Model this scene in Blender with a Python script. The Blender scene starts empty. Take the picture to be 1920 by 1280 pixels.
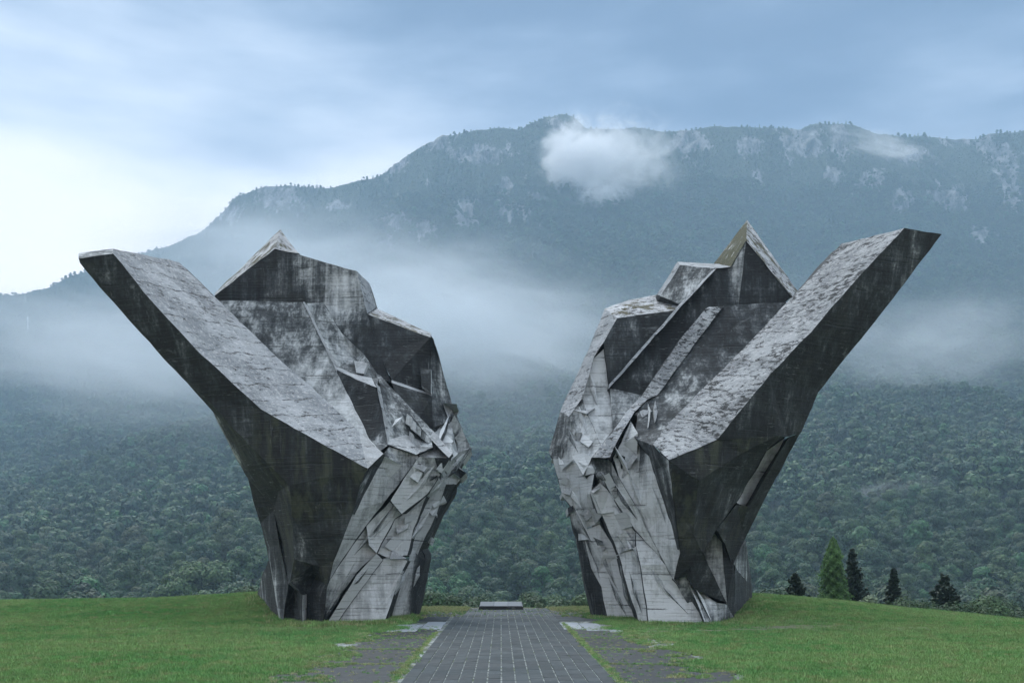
import bpy, bmesh, math, random
import numpy as np
from mathutils import Vector, noise

random.seed(7)
rng = np.random.default_rng(7)
R = math.radians
SC = bpy.context.scene
COL = SC.collection

# ------------------------------------------------------------------ camera
EYE, FPX, CX, HY = 3.0, 1867.0, 960.0, 1048.0
cam = bpy.data.cameras.new('camera')
cam.lens = 35.0; cam.sensor_width = 36.0; cam.shift_y = 0.2125
cam.clip_start = 0.5; cam.clip_end = 12000
co = bpy.data.objects.new('camera', cam); COL.objects.link(co)
co.location = (0, 0, EYE); co.rotation_euler = (R(90), 0, 0)
SC.camera = co

# ------------------------------------------------------------------ world, sun, exposure
W = bpy.data.worlds.new('World'); SC.world = W; W.use_nodes = True
nt = W.node_tree; nt.nodes.clear()
def N(nt, t, **kw):
    n = nt.nodes.new(t)
    for k, v in kw.items():
        if k == 'ins':
            for a, b in v.items(): n.inputs[a].default_value = b
        else: setattr(n, k, v)
    return n
def ramp(nt, stops, interp='LINEAR'):
    n = nt.nodes.new('ShaderNodeValToRGB'); cr = n.color_ramp; cr.interpolation = interp
    while len(cr.elements) < len(stops): cr.elements.new(0.5)
    for e, (p, c) in zip(cr.elements, stops):
        e.position = p; e.color = (c, c, c, 1) if isinstance(c, (int, float)) else (*c, 1)
    return n
def math_(nt, op, a, b=None, c=None, clamp=False):
    n = nt.nodes.new('ShaderNodeMath'); n.operation = op; n.use_clamp = clamp
    for i, v in enumerate((a, b, c)):
        if v is None: continue
        if isinstance(v, (int, float)): n.inputs[i].default_value = v
        else: nt.links.new(v, n.inputs[i])
    return n.outputs[0]
def mixc(nt, f, a, b, mode='MIX'):
    n = nt.nodes.new('ShaderNodeMix'); n.data_type = 'RGBA'; n.blend_type = mode
    for i, v in ((0, f), (6, a), (7, b)):
        if isinstance(v, (int, float)): n.inputs[i].default_value = v
        elif isinstance(v, tuple): n.inputs[i].default_value = (*v, 1)
        else: nt.links.new(v, n.inputs[i])
    return n.outputs[2]
SUN_EL, SUN_AZ = 60.0, -25.0          # azimuth measured from +Y towards +X (behind the left ridge of cloud)
sky = N(nt, 'ShaderNodeTexSky', sky_type='NISHITA', sun_disc=False, sun_elevation=R(SUN_EL), sun_rotation=R(SUN_AZ))
tc = N(nt, 'ShaderNodeTexCoord')
sep = N(nt, 'ShaderNodeSeparateXYZ'); nt.links.new(tc.outputs['Generated'], sep.inputs[0])
mp = N(nt, 'ShaderNodeMapping'); mp.inputs['Scale'].default_value = (1.0, 1.0, 3.4); mp.inputs['Rotation'].default_value = (0.0, R(-7), 0.0)
nt.links.new(tc.outputs['Generated'], mp.inputs[0])
n1 = N(nt, 'ShaderNodeTexNoise', ins={'Scale': 2.1, 'Detail': 7.0, 'Roughness': 0.5, 'Distortion': 0.25}); nt.links.new(mp.outputs[0], n1.inputs['Vector'])
n2 = N(nt, 'ShaderNodeTexNoise', ins={'Scale': 6.5, 'Detail': 6.0, 'Roughness': 0.5}); nt.links.new(mp.outputs[0], n2.inputs['Vector'])
elv = math_(nt, 'ADD', sep.outputs[2], math_(nt, 'MULTIPLY', math_(nt, 'SUBTRACT', n1.outputs[0], 0.5), 0.36))
elv = math_(nt, 'ADD', elv, math_(nt, 'MULTIPLY', math_(nt, 'SUBTRACT', n2.outputs[0], 0.5), 0.09))
elv = math_(nt, 'ADD', elv, math_(nt, 'MULTIPLY', sep.outputs[0], 0.10))
rp = ramp(nt, [(0.0, (.63, .59, .595)), (0.27, (.60, .575, .585)), (0.34, (.42, .45, .50)), (0.40, (.20, .25, .33)), (0.45, (.068, .106, .172)), (0.50, (.026, .052, .105)), (0.58, (.15, .20, .28)), (0.74, (.48, .54, .61)), (1.0, (.66, .72, .79))], 'B_SPLINE')
nt.links.new(elv, rp.inputs[0])
skys = N(nt, 'ShaderNodeVectorMath', operation='SCALE'); nt.links.new(sky.outputs[0], skys.inputs[0]); skys.inputs['Scale'].default_value = 0.1
wc = mixc(nt, 0.92, skys.outputs[0], rp.outputs[0])
bg = N(nt, 'ShaderNodeBackground', ins={'Strength': 1.75}); nt.links.new(wc, bg.inputs[0])
wo = N(nt, 'ShaderNodeOutputWorld'); nt.links.new(bg.outputs[0], wo.inputs[0])
sl = bpy.data.lights.new('sun', 'SUN'); sl.energy = 1.5; sl.angle = R(35); sl.color = (1.0, 0.985, 0.95)
so = bpy.data.objects.new('sun', sl); COL.objects.link(so)
d = Vector((math.sin(R(SUN_AZ)) * math.cos(R(SUN_EL)), math.cos(R(SUN_AZ)) * math.cos(R(SUN_EL)), math.sin(R(SUN_EL))))
so.rotation_euler = d.to_track_quat('Z', 'Y').to_euler(); so.location = (0, 0, 60)
vs = SC.view_settings; vs.view_transform = 'Standard'; vs.look = 'None'; vs.gamma = 1.0; vs.use_curve_mapping = False
vs.exposure = 0.62
cy = SC.cycles
cy.max_bounces = 16; cy.diffuse_bounces = 3; cy.glossy_bounces = 2; cy.transmission_bounces = 2; cy.volume_bounces = 14
cy.transparent_max_bounces = 8; cy.use_denoising = True; cy.volume_step_rate = 1.0; cy.volume_max_steps = 96
cy.caustics_reflective = False; cy.caustics_refractive = False
SC.render.use_motion_blur = False

# ------------------------------------------------------------------ helpers
def P(px, py, Y):
    return Vector(((px - CX) * Y / FPX, Y, EYE - (py - HY) * Y / FPX))
def tag(o, label=None, cat=None, group=None, kind=None):
    for k, v in (('label', label), ('category', cat), ('group', group), ('kind', kind)):
        if v: o[k] = v
    return o
def link(name, me, mats=(), parent=None, loc=None):
    o = bpy.data.objects.new(name, me); COL.objects.link(o)
    if me is not None and not me.materials:
        for m in mats: me.materials.append(m)
    if parent: o.parent = parent
    if loc is not None: o.location = loc
    return o
def empty(name, loc):
    o = bpy.data.objects.new(name, None); COL.objects.link(o); o.location = loc; o.empty_display_size = 0.5; return o
def mesh_np(name, verts, faces):
    """verts (n,3) array, faces (m,k) array of one size"""
    me = bpy.data.meshes.new(name)
    v = np.asarray(verts, dtype=np.float32); f = np.asarray(faces, dtype=np.int32)
    me.vertices.add(len(v)); me.vertices.foreach_set('co', v.ravel())
    me.loops.add(f.size); me.loops.foreach_set('vertex_index', f.ravel())
    me.polygons.add(len(f)); me.polygons.foreach_set('loop_start', np.arange(0, f.size, f.shape[1], dtype=np.int32))
    me.update(calc_edges=True); return me
def box_bm(bm, x0, x1, y0, y1, z0, z1, jit=0):
    vs_ = [bm.verts.new((x + random.uniform(-jit, jit), y + random.uniform(-jit, jit), z + random.uniform(-jit, jit))) for z in (z0, z1) for y in (y0, y1) for x in (x0, x1)]
    for f in ((0, 2, 3, 1), (4, 5, 7, 6), (0, 1, 5, 4), (2, 6, 7, 3), (0, 4, 6, 2), (1, 3, 7, 5)):
        bm.faces.new([vs_[i] for i in f])
    return vs_
def bm_mesh(bm, name):
    bmesh.ops.recalc_face_normals(bm, faces=bm.faces[:])
    me = bpy.data.meshes.new(name); bm.to_mesh(me); bm.free(); return me

# ------------------------------------------------------------------ materials
def new_mat(name):
    m = bpy.data.materials.new(name); m.use_nodes = True; t = m.node_tree; t.nodes.clear()
    b = N(t, 'ShaderNodeBsdfPrincipled', ins={'Roughness': 0.85}); o = N(t, 'ShaderNodeOutputMaterial')
    t.links.new(b.outputs[0], o.inputs[0]); return m, t, b
def coords(t, scale=(1, 1, 1), rot=(0, 0, 0), kind='pos'):
    if kind == 'pos':
        g = N(t, 'ShaderNodeNewGeometry'); src = g.outputs['Position']
    else:
        g = N(t, 'ShaderNodeTexCoord'); src = g.outputs['Object']
    m = N(t, 'ShaderNodeMapping'); m.inputs['Scale'].default_value = scale; m.inputs['Rotation'].default_value = rot
    t.links.new(src, m.inputs[0]); return m.outputs[0]
def noise_(t, vec, scale, detail=5.0, rough=0.55, dist=0.0):
    n = N(t, 'ShaderNodeTexNoise', ins={'Scale': scale, 'Detail': detail, 'Roughness': rough, 'Distortion': dist}); t.links.new(vec, n.inputs['Vector']); return n.outputs[0]
def thr(t, v, lo, hi):
    m = N(t, 'ShaderNodeMapRange', interpolation_type='SMOOTHSTEP'); t.links.new(v, m.inputs[0]); m.inputs[1].default_value = lo; m.inputs[2].default_value = hi; return m.outputs[0]

def walls():
    """board-marked concrete; the face attribute 'stain' says how much black weathering grows there, on folds how lit or shaded a facet is painted, 'algae' how green it is"""
    m, t, b = new_mat('concrete_wall')
    v = coords(t)
    at = N(t, 'ShaderNodeAttribute', attribute_name='stain_shade'); stn = at.outputs['Fac']
    ag = N(t, 'ShaderNodeAttribute', attribute_name='algae'); alg = ag.outputs['Fac']
    big = noise_(t, v, 0.36, 7, 0.62, 0.4)
    st = noise_(t, coords(t, (1.5, 1.5, 0.12)), 1.3, 7, 0.62, 0.2)
    st2 = noise_(t, coords(t, (8.0, 8.0, 0.30)), 1.0, 5, 0.6)
    hz = noise_(t, coords(t, (0.35, 0.35, 5.0), (R(2), R(3), 0)), 1.0, 6, 0.65)
    fine = noise_(t, v, 8.0, 6, 0.7)
    s = math_(t, 'ADD', math_(t, 'MULTIPLY', big, 0.5), math_(t, 'MULTIPLY', st, 0.5))
    for x, k in ((st2, .16), (fine, .22), (hz, .15)):
        s = math_(t, 'ADD', s, math_(t, 'MULTIPLY', math_(t, 'SUBTRACT', x, 0.5), k))
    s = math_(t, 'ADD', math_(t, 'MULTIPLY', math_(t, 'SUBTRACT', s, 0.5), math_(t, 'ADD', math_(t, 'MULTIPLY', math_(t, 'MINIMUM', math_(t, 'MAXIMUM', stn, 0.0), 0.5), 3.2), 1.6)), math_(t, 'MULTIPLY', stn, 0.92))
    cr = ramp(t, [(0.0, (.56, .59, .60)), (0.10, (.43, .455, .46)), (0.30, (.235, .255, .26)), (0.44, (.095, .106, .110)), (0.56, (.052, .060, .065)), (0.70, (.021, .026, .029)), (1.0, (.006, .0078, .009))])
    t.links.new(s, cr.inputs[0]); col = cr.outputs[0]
    # olive algae, brownish runs
    an = thr(t, noise_(t, coords(t, (2.2, 2.2, 0.35), (0, 0, 0.3)), 1.0, 6, 0.65), 0.42, 0.66)
    col = mixc(t, math_(t, 'MULTIPLY', math_(t, 'MULTIPLY', an, alg), 0.70), col, (.062, .070, .042))
    warm = thr(t, noise_(t, v, 0.45, 5, 0.6, 0.5), 0.52, 0.68)
    col = mixc(t, math_(t, 'MULTIPLY', math_(t, 'MULTIPLY', warm, stn), 0.18), col, (.095, .10, .08))
    # board joints and pour lifts
    sx = N(t, 'ShaderNodeSeparateXYZ'); t.links.new(v, sx.inputs[0])
    zz = math_(t, 'ADD', sx.outputs[2], math_(t, 'MULTIPLY', noise_(t, v, 0.5, 3), 0.16))
    fr = math_(t, 'FRACT', math_(t, 'DIVIDE', zz, 0.17))
    line = math_(t, 'SUBTRACT', 1.0, thr(t, math_(t, 'ABSOLUTE', math_(t, 'SUBTRACT', fr, 0.5)), 0.02, 0.14))
    line = math_(t, 'MULTIPLY', line, thr(t, hz, 0.44, 0.60))
    fr2 = math_(t, 'FRACT', math_(t, 'DIVIDE', math_(t, 'ADD', zz, math_(t, 'MULTIPLY', fine, 0.10)), 1.62))
    lift = math_(t, 'SUBTRACT', 1.0, thr(t, math_(t, 'ABSOLUTE', math_(t, 'SUBTRACT', fr2, 0.5)), 0.008, 0.026))
    lift = math_(t, 'MULTIPLY', lift, thr(t, noise_(t, v, 0.7, 4), 0.45, 0.60))
    col = mixc(t, math_(t, 'MULTIPLY', line, 0.30), col, (.05, .055, .055))
    col = mixc(t, math_(t, 'MULTIPLY', lift, 0.65), col, (.030, .033, .034))
    # pale dashes where the skin has washed off, vertical lime runs
    ds = thr(t, noise_(t, coords(t, (1.3, 1.3, 11.0)), 1.0, 6, 0.7), 0.60, 0.67)
    col = mixc(t, math_(t, 'MULTIPLY', math_(t, 'MULTIPLY', ds, thr(t, big, 0.42, 0.62)), 0.38), col, (.33, .35, .35))
    lime = thr(t, noise_(t, coords(t, (4.0, 4.0, 0.25), (0, 0, 0.7)), 1.0, 6, 0.65), 0.62, 0.73)
    col = mixc(t, math_(t, 'MULTIPLY', lime, 0.20), col, (.40, .43, .44))
    ph = thr(t, noise_(t, v, 0.55, 6, 0.62, 0.8), 0.60, 0.70)
    col = mixc(t, math_(t, 'MULTIPLY', math_(t, 'MULTIPLY', ph, math_(t, 'SUBTRACT', 1.0, alg)), 0.30), col, (.36, .39, .40))
    t.links.new(col, b.inputs['Base Color']); b.inputs['Roughness'].default_value = 0.8
    h = math_(t, 'ADD', math_(t, 'MULTIPLY', fine, 0.7), math_(t, 'MULTIPLY', line, -0.5))
    h = math_(t, 'ADD', h, math_(t, 'MULTIPLY', lift, -1.2)); h = math_(t, 'ADD', h, math_(t, 'MULTIPLY', hz, 1.0))
    bp = N(t, 'ShaderNodeBump', ins={'Strength': 0.7, 'Distance': 0.06}); t.links.new(h, bp.inputs['Height']); t.links.new(bp.outputs[0], b.inputs['Normal'])
    return m
def tops(name, pale, grey, lo, rot, mossy=0.0, mosscol=(.055, .050, .022)):
    """upward faces: pale lichen crust with black specks, pour lines and cushions of moss"""
    m, t, b = new_mat(name); v = coords(t)
    n0 = noise_(t, v, 0.5, 5, 0.6, 0.3); n1 = noise_(t, v, 6.0, 7, 0.75)
    col = mixc(t, thr(t, n0, .38, .64), pale, grey)
    col = mixc(t, math_(t, 'MULTIPLY', thr(t, n1, .50, .66), 0.6), col, tuple(min(.82, c * 2.0) for c in pale))
    vr = coords(t, (1.0, 0.6, 2.2), (0, R(rot), 0))
    a1 = noise_(t, vr, 2.9, 9, 0.80, 0.3); a2 = noise_(t, v, 0.38, 4, 0.6)
    sp = math_(t, 'ADD', a1, math_(t, 'MULTIPLY', math_(t, 'SUBTRACT', a2, 0.5), 0.30))
    col = mixc(t, math_(t, 'MULTIPLY', thr(t, sp, lo - .05, lo + .015), 0.35), col, (.10, .11, .12))
    col = mixc(t, math_(t, 'MULTIPLY', thr(t, sp, lo, lo + .035), 0.95), col, (.014, .017, .018))
    sx = N(t, 'ShaderNodeSeparateXYZ'); t.links.new(coords(t, (1, 0.35, 1), (0, R(rot), 0)), sx.inputs[0])
    pz = math_(t, 'ADD', sx.outputs[2], math_(t, 'MULTIPLY', noise_(t, v, 0.9, 6, 0.65), 0.7))
    pf = math_(t, 'FRACT', math_(t, 'DIVIDE', pz, 0.95))
    pln = math_(t, 'SUBTRACT', 1.0, thr(t, math_(t, 'ABSOLUTE', math_(t, 'SUBTRACT', pf, 0.5)), 0.005, 0.045))
    pln = math_(t, 'MULTIPLY', pln, thr(t, noise_(t, v, 1.6, 6, 0.7), 0.42, 0.58))
    col = mixc(t, math_(t, 'MULTIPLY', pln, 0.85), col, (.03, .034, .036))
    if mossy:
        mn = noise_(t, v, 1.1, 8, 0.72, 0.3)
        mc = mixc(t, thr(t, n1, .4, .6), mosscol, tuple(c * 1.9 for c in mosscol))
        mf = thr(t, mn, 0.66 - 0.28 * mossy, 0.71 - 0.26 * mossy)
        col = mixc(t, mf, col, mc)
    t.links.new(col, b.inputs['Base Color']); b.inputs['Roughness'].default_value = 0.75
    h = math_(t, 'ADD', n1, math_(t, 'MULTIPLY', pln, -1.5)); h = math_(t, 'ADD', h, math_(t, 'MULTIPLY', a1, -1.5))
    bp = N(t, 'ShaderNodeBump', ins={'Strength': 1.0, 'Distance': 0.10}); t.links.new(h, bp.inputs['Height']); t.links.new(bp.outputs[0], b.inputs['Normal'])
    return m
WALL = walls()
TM = {'T': tops('concrete_lichen_top', (.42, .45, .475), (.24, .265, .285), .575, 14),
      'TR': tops('concrete_lichen_top_right', (.46, .485, .50), (.25, .27, .285), .515, -20),
      'S': tops('concrete_moss_roof', (.60, .62, .64), (.40, .42, .44), .545, 10, .55),
      'E': tops('concrete_mossy_roof', (.50, .52, .50), (.20, .20, .16), .50, -10, 1.0, (.045, .046, .014)),
      'W': tops('concrete_edge_highlight', (.52, .55, .57), (.34, .36, .37), .63, 5)}  # W: highlights of edges and ledges, painted into the pale colour
CMATS = [WALL] + list(TM.values())
STAIN_SHADE = {'H': 0.66, 'C': 0.02, 'K': -0.22, 'M': 0.46, 'L': 0.30, 'D': 0.90, 'G': 1.04}
def mindex(k): return 0 if k in STAIN_SHADE else 1 + list(TM).index(k)

# ------------------------------------------------------------------ concrete parts
def rough(bm, maxlen=0.55, amp=0.035):
    for _ in range(7):
        es = [e for e in bm.edges if e.calc_length() > maxlen]
        if not es: break
        bmesh.ops.subdivide_edges(bm, edges=es, cuts=1, use_grid_fill=False)
        bmesh.ops.triangulate(bm, faces=[f for f in bm.faces if len(f.verts) > 3])
    for v in bm.verts:
        n = noise.noise_vector(v.co * 1.3) * amp + noise.noise_vector(v.co * 4.0) * amp * 0.5
        v.co += n
def finish_concrete(bm, keys, name, parent, maxlen, amp, smooth=5):
    """keys: material key per face id kept in an integer layer; writes the stain attribute, smoothed between faces that lie nearly flat to each other"""
    lay = bm.faces.layers.int['key']; grp = bm.faces.layers.int['grp']
    bmesh.ops.triangulate(bm, faces=bm.faces[:]); bmesh.ops.recalc_face_normals(bm, faces=bm.faces[:])
    ang = {}
    for f in bm.faces:                       # flat neighbours share a group (union by key id)
        ang.setdefault(f[grp], f[grp])
    def find(a):
        while ang[a] != a: a = ang[a]
        return a
    for e in bm.edges:
        if len(e.link_faces) == 2:
            a, b_ = e.link_faces
            if a[grp] != b_[grp] and a.normal.angle(b_.normal, 3) < R(16):
                ra, rb = find(a[grp]), find(b_[grp])
                if ra != rb: ang[ra] = rb
    rough(bm, maxlen, amp)
    bm.verts.index_update(); bm.faces.ensure_lookup_table()
    val, alg = {}, {}
    for f in bm.faces:
        g = find(f[grp]); k = keys[f[lay]]; sv = STAIN_SHADE.get(k, .3); av = 1.0 if k == 'G' else 0.0
        for v in f.verts:
            val.setdefault((v.index, g), []).append(sv); alg.setdefault((v.index, g), []).append(av)
    val = {k: sum(x) / len(x) for k, x in val.items()}; alg = {k: sum(x) / len(x) for k, x in alg.items()}
    for _ in range(smooth):
        acc = {}
        for f in bm.faces:
            g = find(f[grp]); ks = [(v.index, g) for v in f.verts]
            ma = sum(val[k] for k in ks) / 3; mb = sum(alg[k] for k in ks) / 3
            for k in ks:
                c = acc.setdefault(k, [0, 0, 0]); c[0] += ma; c[1] += mb; c[2] += 1
        for k, c in acc.items(): val[k] = c[0] / c[2]; alg[k] = c[1] / c[2]
    sv = []; av = []; mi = []
    for f in bm.faces:
        g = find(f[grp]); mi.append(mindex(keys[f[lay]]))
        for lp in f.loops: sv.append(val[(lp.vert.index, g)]); av.append(alg[(lp.vert.index, g)])
    for v in bm.verts: v.co -= parent.location
    me = bpy.data.meshes.new(name); bm.to_mesh(me); bm.free()
    for nm, arr in (('stain_shade', sv), ('algae', av)):
        a_ = me.attributes.new(nm, 'FLOAT', 'CORNER'); a_.data.foreach_set('value', arr)
    me.polygons.foreach_set('material_index', mi)
    return link(name, me, CMATS, parent)
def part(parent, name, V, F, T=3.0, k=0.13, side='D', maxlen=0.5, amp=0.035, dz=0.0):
    """front faces from traced points with real depths, closed by side walls and a back T metres behind"""
    bm = bmesh.new(); vb = {}; lay = bm.faces.layers.int.new('key'); grp = bm.faces.layers.int.new('grp')
    used = []; keys = []
    for _, names in F:
        for n_ in names:
            if n_ not in used: used.append(n_)
    cen = Vector((0, 0, 0))
    for n_ in used:
        p = P(*V[n_]); cen += p; vb[n_] = bm.verts.new(p)
    cen /= len(used)
    for i, (mkey, names) in enumerate(F):
        f = bm.faces.new([vb[n_] for n_ in names]); f[lay] = i; f[grp] = i; keys.append(mkey)
    be = [e for e in bm.edges if len(e.link_faces) == 1]
    bv = set(v for e in be for v in e.verts)
    back = {v: bm.verts.new((v.co.x + k * (cen.x - v.co.x), v.co.y + T, v.co.z + (0.0 if v.co.z < 1 else k * 0.5 * (cen.z - v.co.z)) + dz)) for v in bv}
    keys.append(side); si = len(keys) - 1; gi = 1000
    for e in be:
        a, b_ = e.verts
        try:
            f = bm.faces.new((a, b_, back[b_], back[a])); f[lay] = si; gi += 1; f[grp] = gi
        except ValueError: pass
    bb = [e for e in bm.edges if len(e.link_faces) == 1]
    for f in bmesh.ops.holes_fill(bm, edges=bb, sides=0)['faces']: f[lay] = si; f[grp] = 999
    return finish_concrete(bm, keys, name, parent, maxlen, amp)
def block(parent, pts, mat='K', T=1.2, grow=0.12, name='carved_block', dark='C'):
    """skewed block standing proud: pts are the outer face with depths; it widens towards the wall behind"""
    bm = bmesh.new(); lay = bm.faces.layers.int.new('key'); grp = bm.faces.layers.int.new('grp')
    fr = [P(*p) for p in pts]; c = sum(fr, Vector()) / len(fr)
    A = [bm.verts.new(p) for p in fr]
    B = [bm.verts.new((p.x + grow * (p.x - c.x), p.y + T + 0.8, p.z + grow * (p.z - c.z) - 0.12)) for p in fr]
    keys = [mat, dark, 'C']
    f = bm.faces.new(A); f[lay] = 0; f[grp] = 0
    n = len(A)
    for i in range(n):
        j = (i + 1) % n
        f = bm.faces.new((A[j], A[i], B[i], B[j])); f[lay] = 1; f[grp] = i + 1
    f = bm.faces.new(B[::-1]); f[lay] = 2; f[grp] = 99
    return finish_concrete(bm, keys, name, parent, 0.5, 0.02, 1)
from mathutils.bvhtree import BVHTree
def wing_surface(parent):
    """what has been built of one wing so far, to seat smaller pieces on it"""
    V_, F_ = [], []
    for o in bpy.data.objects:
        if o.parent is parent and o.type == 'MESH':
            n_ = len(V_); V_ += [v.co + parent.location for v in o.data.vertices]; F_ += [[i + n_ for i in p.vertices] for p in o.data.polygons]
    return BVHTree.FromPolygons(V_, F_)
def depth_at(tree, px, py, default):
    d_ = Vector(((px - CX) / FPX, 1, -(py - HY) / FPX)).normalized(); h = tree.ray_cast(Vector((0, 0, EYE)), d_)
    return h[0].y if h[0] is not None else default
def seated_block(parent, tree, pts, mat, T, lo=.04, hi=.42):
    """wedge growing out of the wall: one or two corners stay nearly flush with it"""
    n = len(pts); k = random.randrange(n); Ds = [depth_at(tree, x, y, Y + .3) for x, y, Y in pts]; m = sorted(Ds)[n // 2]
    new = []
    for i, ((x, y, Y), D) in enumerate(zip(pts, Ds)):
        D = min(max(D, m - .7), m + .7); up = (lo, hi)[0 if i in (k, (k + 1) % n) else 1]
        new.append((x, y, D - up * random.uniform(.6, 1.1)))
    return block(parent, new, mat, 1.0, .05)
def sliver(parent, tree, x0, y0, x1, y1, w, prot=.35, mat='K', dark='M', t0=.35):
    """long pointed fold: a ridge line between facets painted as lit and as shaded"""
    D0, D1 = depth_at(tree, x0, y0, None), depth_at(tree, x1, y1, None)
    if D0 is None or D1 is None: return
    dx, dy = x1 - x0, y1 - y0; L = math.hypot(dx, dy); nx, ny = -dy / L, dx / L
    mx, my = x0 + dx * t0, y0 + dy * t0
    Dm = depth_at(tree, mx, my, (D0 + D1) / 2); Dm = min(Dm, D0 + (D1 - D0) * t0 + .6)
    a, b_ = P(x0, y0, D0 - .03), P(x1, y1, D1 - .03); l = P(mx + nx * w, my + ny * w, Dm - .02); r = P(mx - nx * w, my - ny * w, Dm - .02)
    m = P(mx + nx * w * random.uniform(-.5, .5), my + ny * w * random.uniform(-.5, .5), Dm - prot)
    bm = bmesh.new(); lay = bm.faces.layers.int.new('key'); grp = bm.faces.layers.int.new('grp')
    A = [bm.verts.new(p) for p in (a, l, b_, r)]; M = bm.verts.new(m); B = [bm.verts.new(p + Vector((0, .9, 0))) for p in (a, l, b_, r)]
    for i in range(4):
        j = (i + 1) % 4
        f = bm.faces.new((A[i], A[j], M)); f[lay] = 0 if i in (2, 3) else 1; f[grp] = i // 2  # paler upper and darker lower facets put light and shade into the colour
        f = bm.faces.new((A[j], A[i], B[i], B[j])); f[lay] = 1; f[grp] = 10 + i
    f = bm.faces.new(B[::-1]); f[lay] = 1; f[grp] = 50
    return finish_concrete(bm, [mat, dark], 'fold', parent, .6, .015, 1)
def plane3(a, b, c):
    a, b, c = P(*a), P(*b), P(*c); n = (b - a).cross(c - a); return a, n
def on(pl, px, py):
    a, n = pl; d_ = Vector(((px - CX) / FPX, 1, -(py - HY) / FPX)); o = Vector((0, 0, EYE))
    return (px, py, (a - o).dot(n) / d_.dot(n))

# ------------------------------------------------------------------ ground, terrace, mountain
def sstep(a, b, x):
    t = np.clip((x - a) / (b - a), 0, 1); return t * t * (3 - 2 * t)
_HX = np.array([-80, -45, -36, -30.9, -21.6, -17, -15.4, -12, -8.5, -5, 5, 8.5, 11, 14.6, 17.4, 20.6, 23.8, 27, 30.9, 36, 45, 80.])
_HZ = np.array([-1.5, .2, .38, .43, .56, .82, .94, .70, .15, 0, 0, .12, .45, .85, .65, .33, -.05, -.34, -.76, -1.3, -2.4, -7.])
def ground_z(X, Y):
    X = np.asarray(X, float); Y = np.asarray(Y, float)
    h = np.interp(X * 60.0 / np.maximum(Y, 45), _HX, _HZ)
    z = h * sstep(45, 60, Y)
    z = z + 0.05 * np.sin(X * 0.31 + 1.3) * np.cos(Y * 0.23) * sstep(7, 14, np.abs(X)) * (1 - sstep(50, 60, Y))
    drop = np.maximum(Y - 62.0, 0)
    z = z - 0.055 * np.minimum(drop, 40) - 0.0048 * np.minimum(drop, 60) ** 2 - np.maximum(drop - 60, 0) * 0.10
    return np.maximum(z, -34.0)
PATHX = lambda Y: -0.01125 * Y            # the axis of the path drifts slightly to the left
gx = np.concatenate([np.linspace(-130, -42, 30), np.arange(-40, 40.1, 0.8), np.linspace(42, 130, 30)])
gy = np.concatenate([np.arange(2, 70, 0.8), np.linspace(71, 250, 60)])
GX, GY = np.meshgrid(gx, gy); GZ = ground_z(GX, GY)
near = (np.abs(GX - PATHX(GY) - 0.17) < 6.3) & (GY < 61.8)
GZ = np.where(near, -0.06, GZ)
idx = np.arange(GX.size).reshape(GX.shape)
q = np.stack([idx[:-1, :-1], idx[:-1, 1:], idx[1:, 1:], idx[1:, :-1]], -1).reshape(-1, 4)
lawn_me = mesh_np('lawn', np.stack([GX, GY, GZ], -1).reshape(-1, 3), q)
for p_ in lawn_me.polygons: p_.use_smooth = True
def lawn_mat():
    m, t, b = new_mat('lawn_soil_and_grass'); v = coords(t)
    n0 = noise_(t, v, 0.16, 5, 0.6, 0.4); n1 = noise_(t, v, 2.2, 6, 0.7); n2 = noise_(t, v, 14.0, 5, 0.7)
    col = mixc(t, thr(t, n0, .36, .62), (.060, .115, .036), (.105, .145, .054))
    col = mixc(t, thr(t, n1, .42, .68), col, (.125, .145, .062))
    col = mixc(t, math_(t, 'MULTIPLY', thr(t, n2, .5, .7), .5), col, (.045, .080, .028))
    at = N(t, 'ShaderNodeAttribute', attribute_name='worn')
    wn = math_(t, 'ADD', at.outputs['Fac'], math_(t, 'MULTIPLY', math_(t, 'SUBTRACT', n1, .5), 0.9))
    col = mixc(t, math_(t, 'MULTIPLY', thr(t, wn, .38, .78), .85), col, (.22, .21, .13))
    t.links.new(col, b.inputs['Base Color']); b.inputs['Roughness'].default_value = 0.95
    bp = N(t, 'ShaderNodeBump', ins={'Strength': 1.0, 'Distance': 0.06}); t.links.new(n2, bp.inputs['Height']); t.links.new(bp.outputs[0], b.inputs['Normal'])
    return m
def worn_f(X, Y):
    X = np.asarray(X, float); Y = np.asarray(Y, float)
    # trodden ring in front of the two wings
    yl = 43.4 - 0.02 * (X + 9) ** 2 * 0.15; wl = np.exp(-((Y - yl) / 1.5) ** 2) * sstep(-26, -15, X) * (1 - sstep(-6.2, -5.0, X))
    yr = 42.6 + 0.012 * (X - 9) ** 2; wr = np.exp(-((Y - yr) / 2.0) ** 2) * sstep(4.2, 5.2, X) * (1 - sstep(15, 24, X))
    w2 = np.exp(-((Y - 47) / 3.5) ** 2 - ((X - 13.5) / 4.0) ** 2)
    edge = np.exp(-((np.abs(X - PATHX(Y) - .17) - 6.2) / 0.8) ** 2) * 0.35 * (Y < 42)
    far = sstep(52, 60, Y) * (1 - sstep(7, 10, np.abs(X))) * 0.75
    return np.clip(wl * .8 + wr + w2 * .7 + edge + far, 0, 1)
a_ = lawn_me.attributes.new('worn', 'FLOAT', 'POINT'); a_.data.foreach_set('value', worn_f(GX, GY).ravel())
lawn_me.materials.append(lawn_mat())
tag(link('ground', lawn_me), kind='structure')

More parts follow.
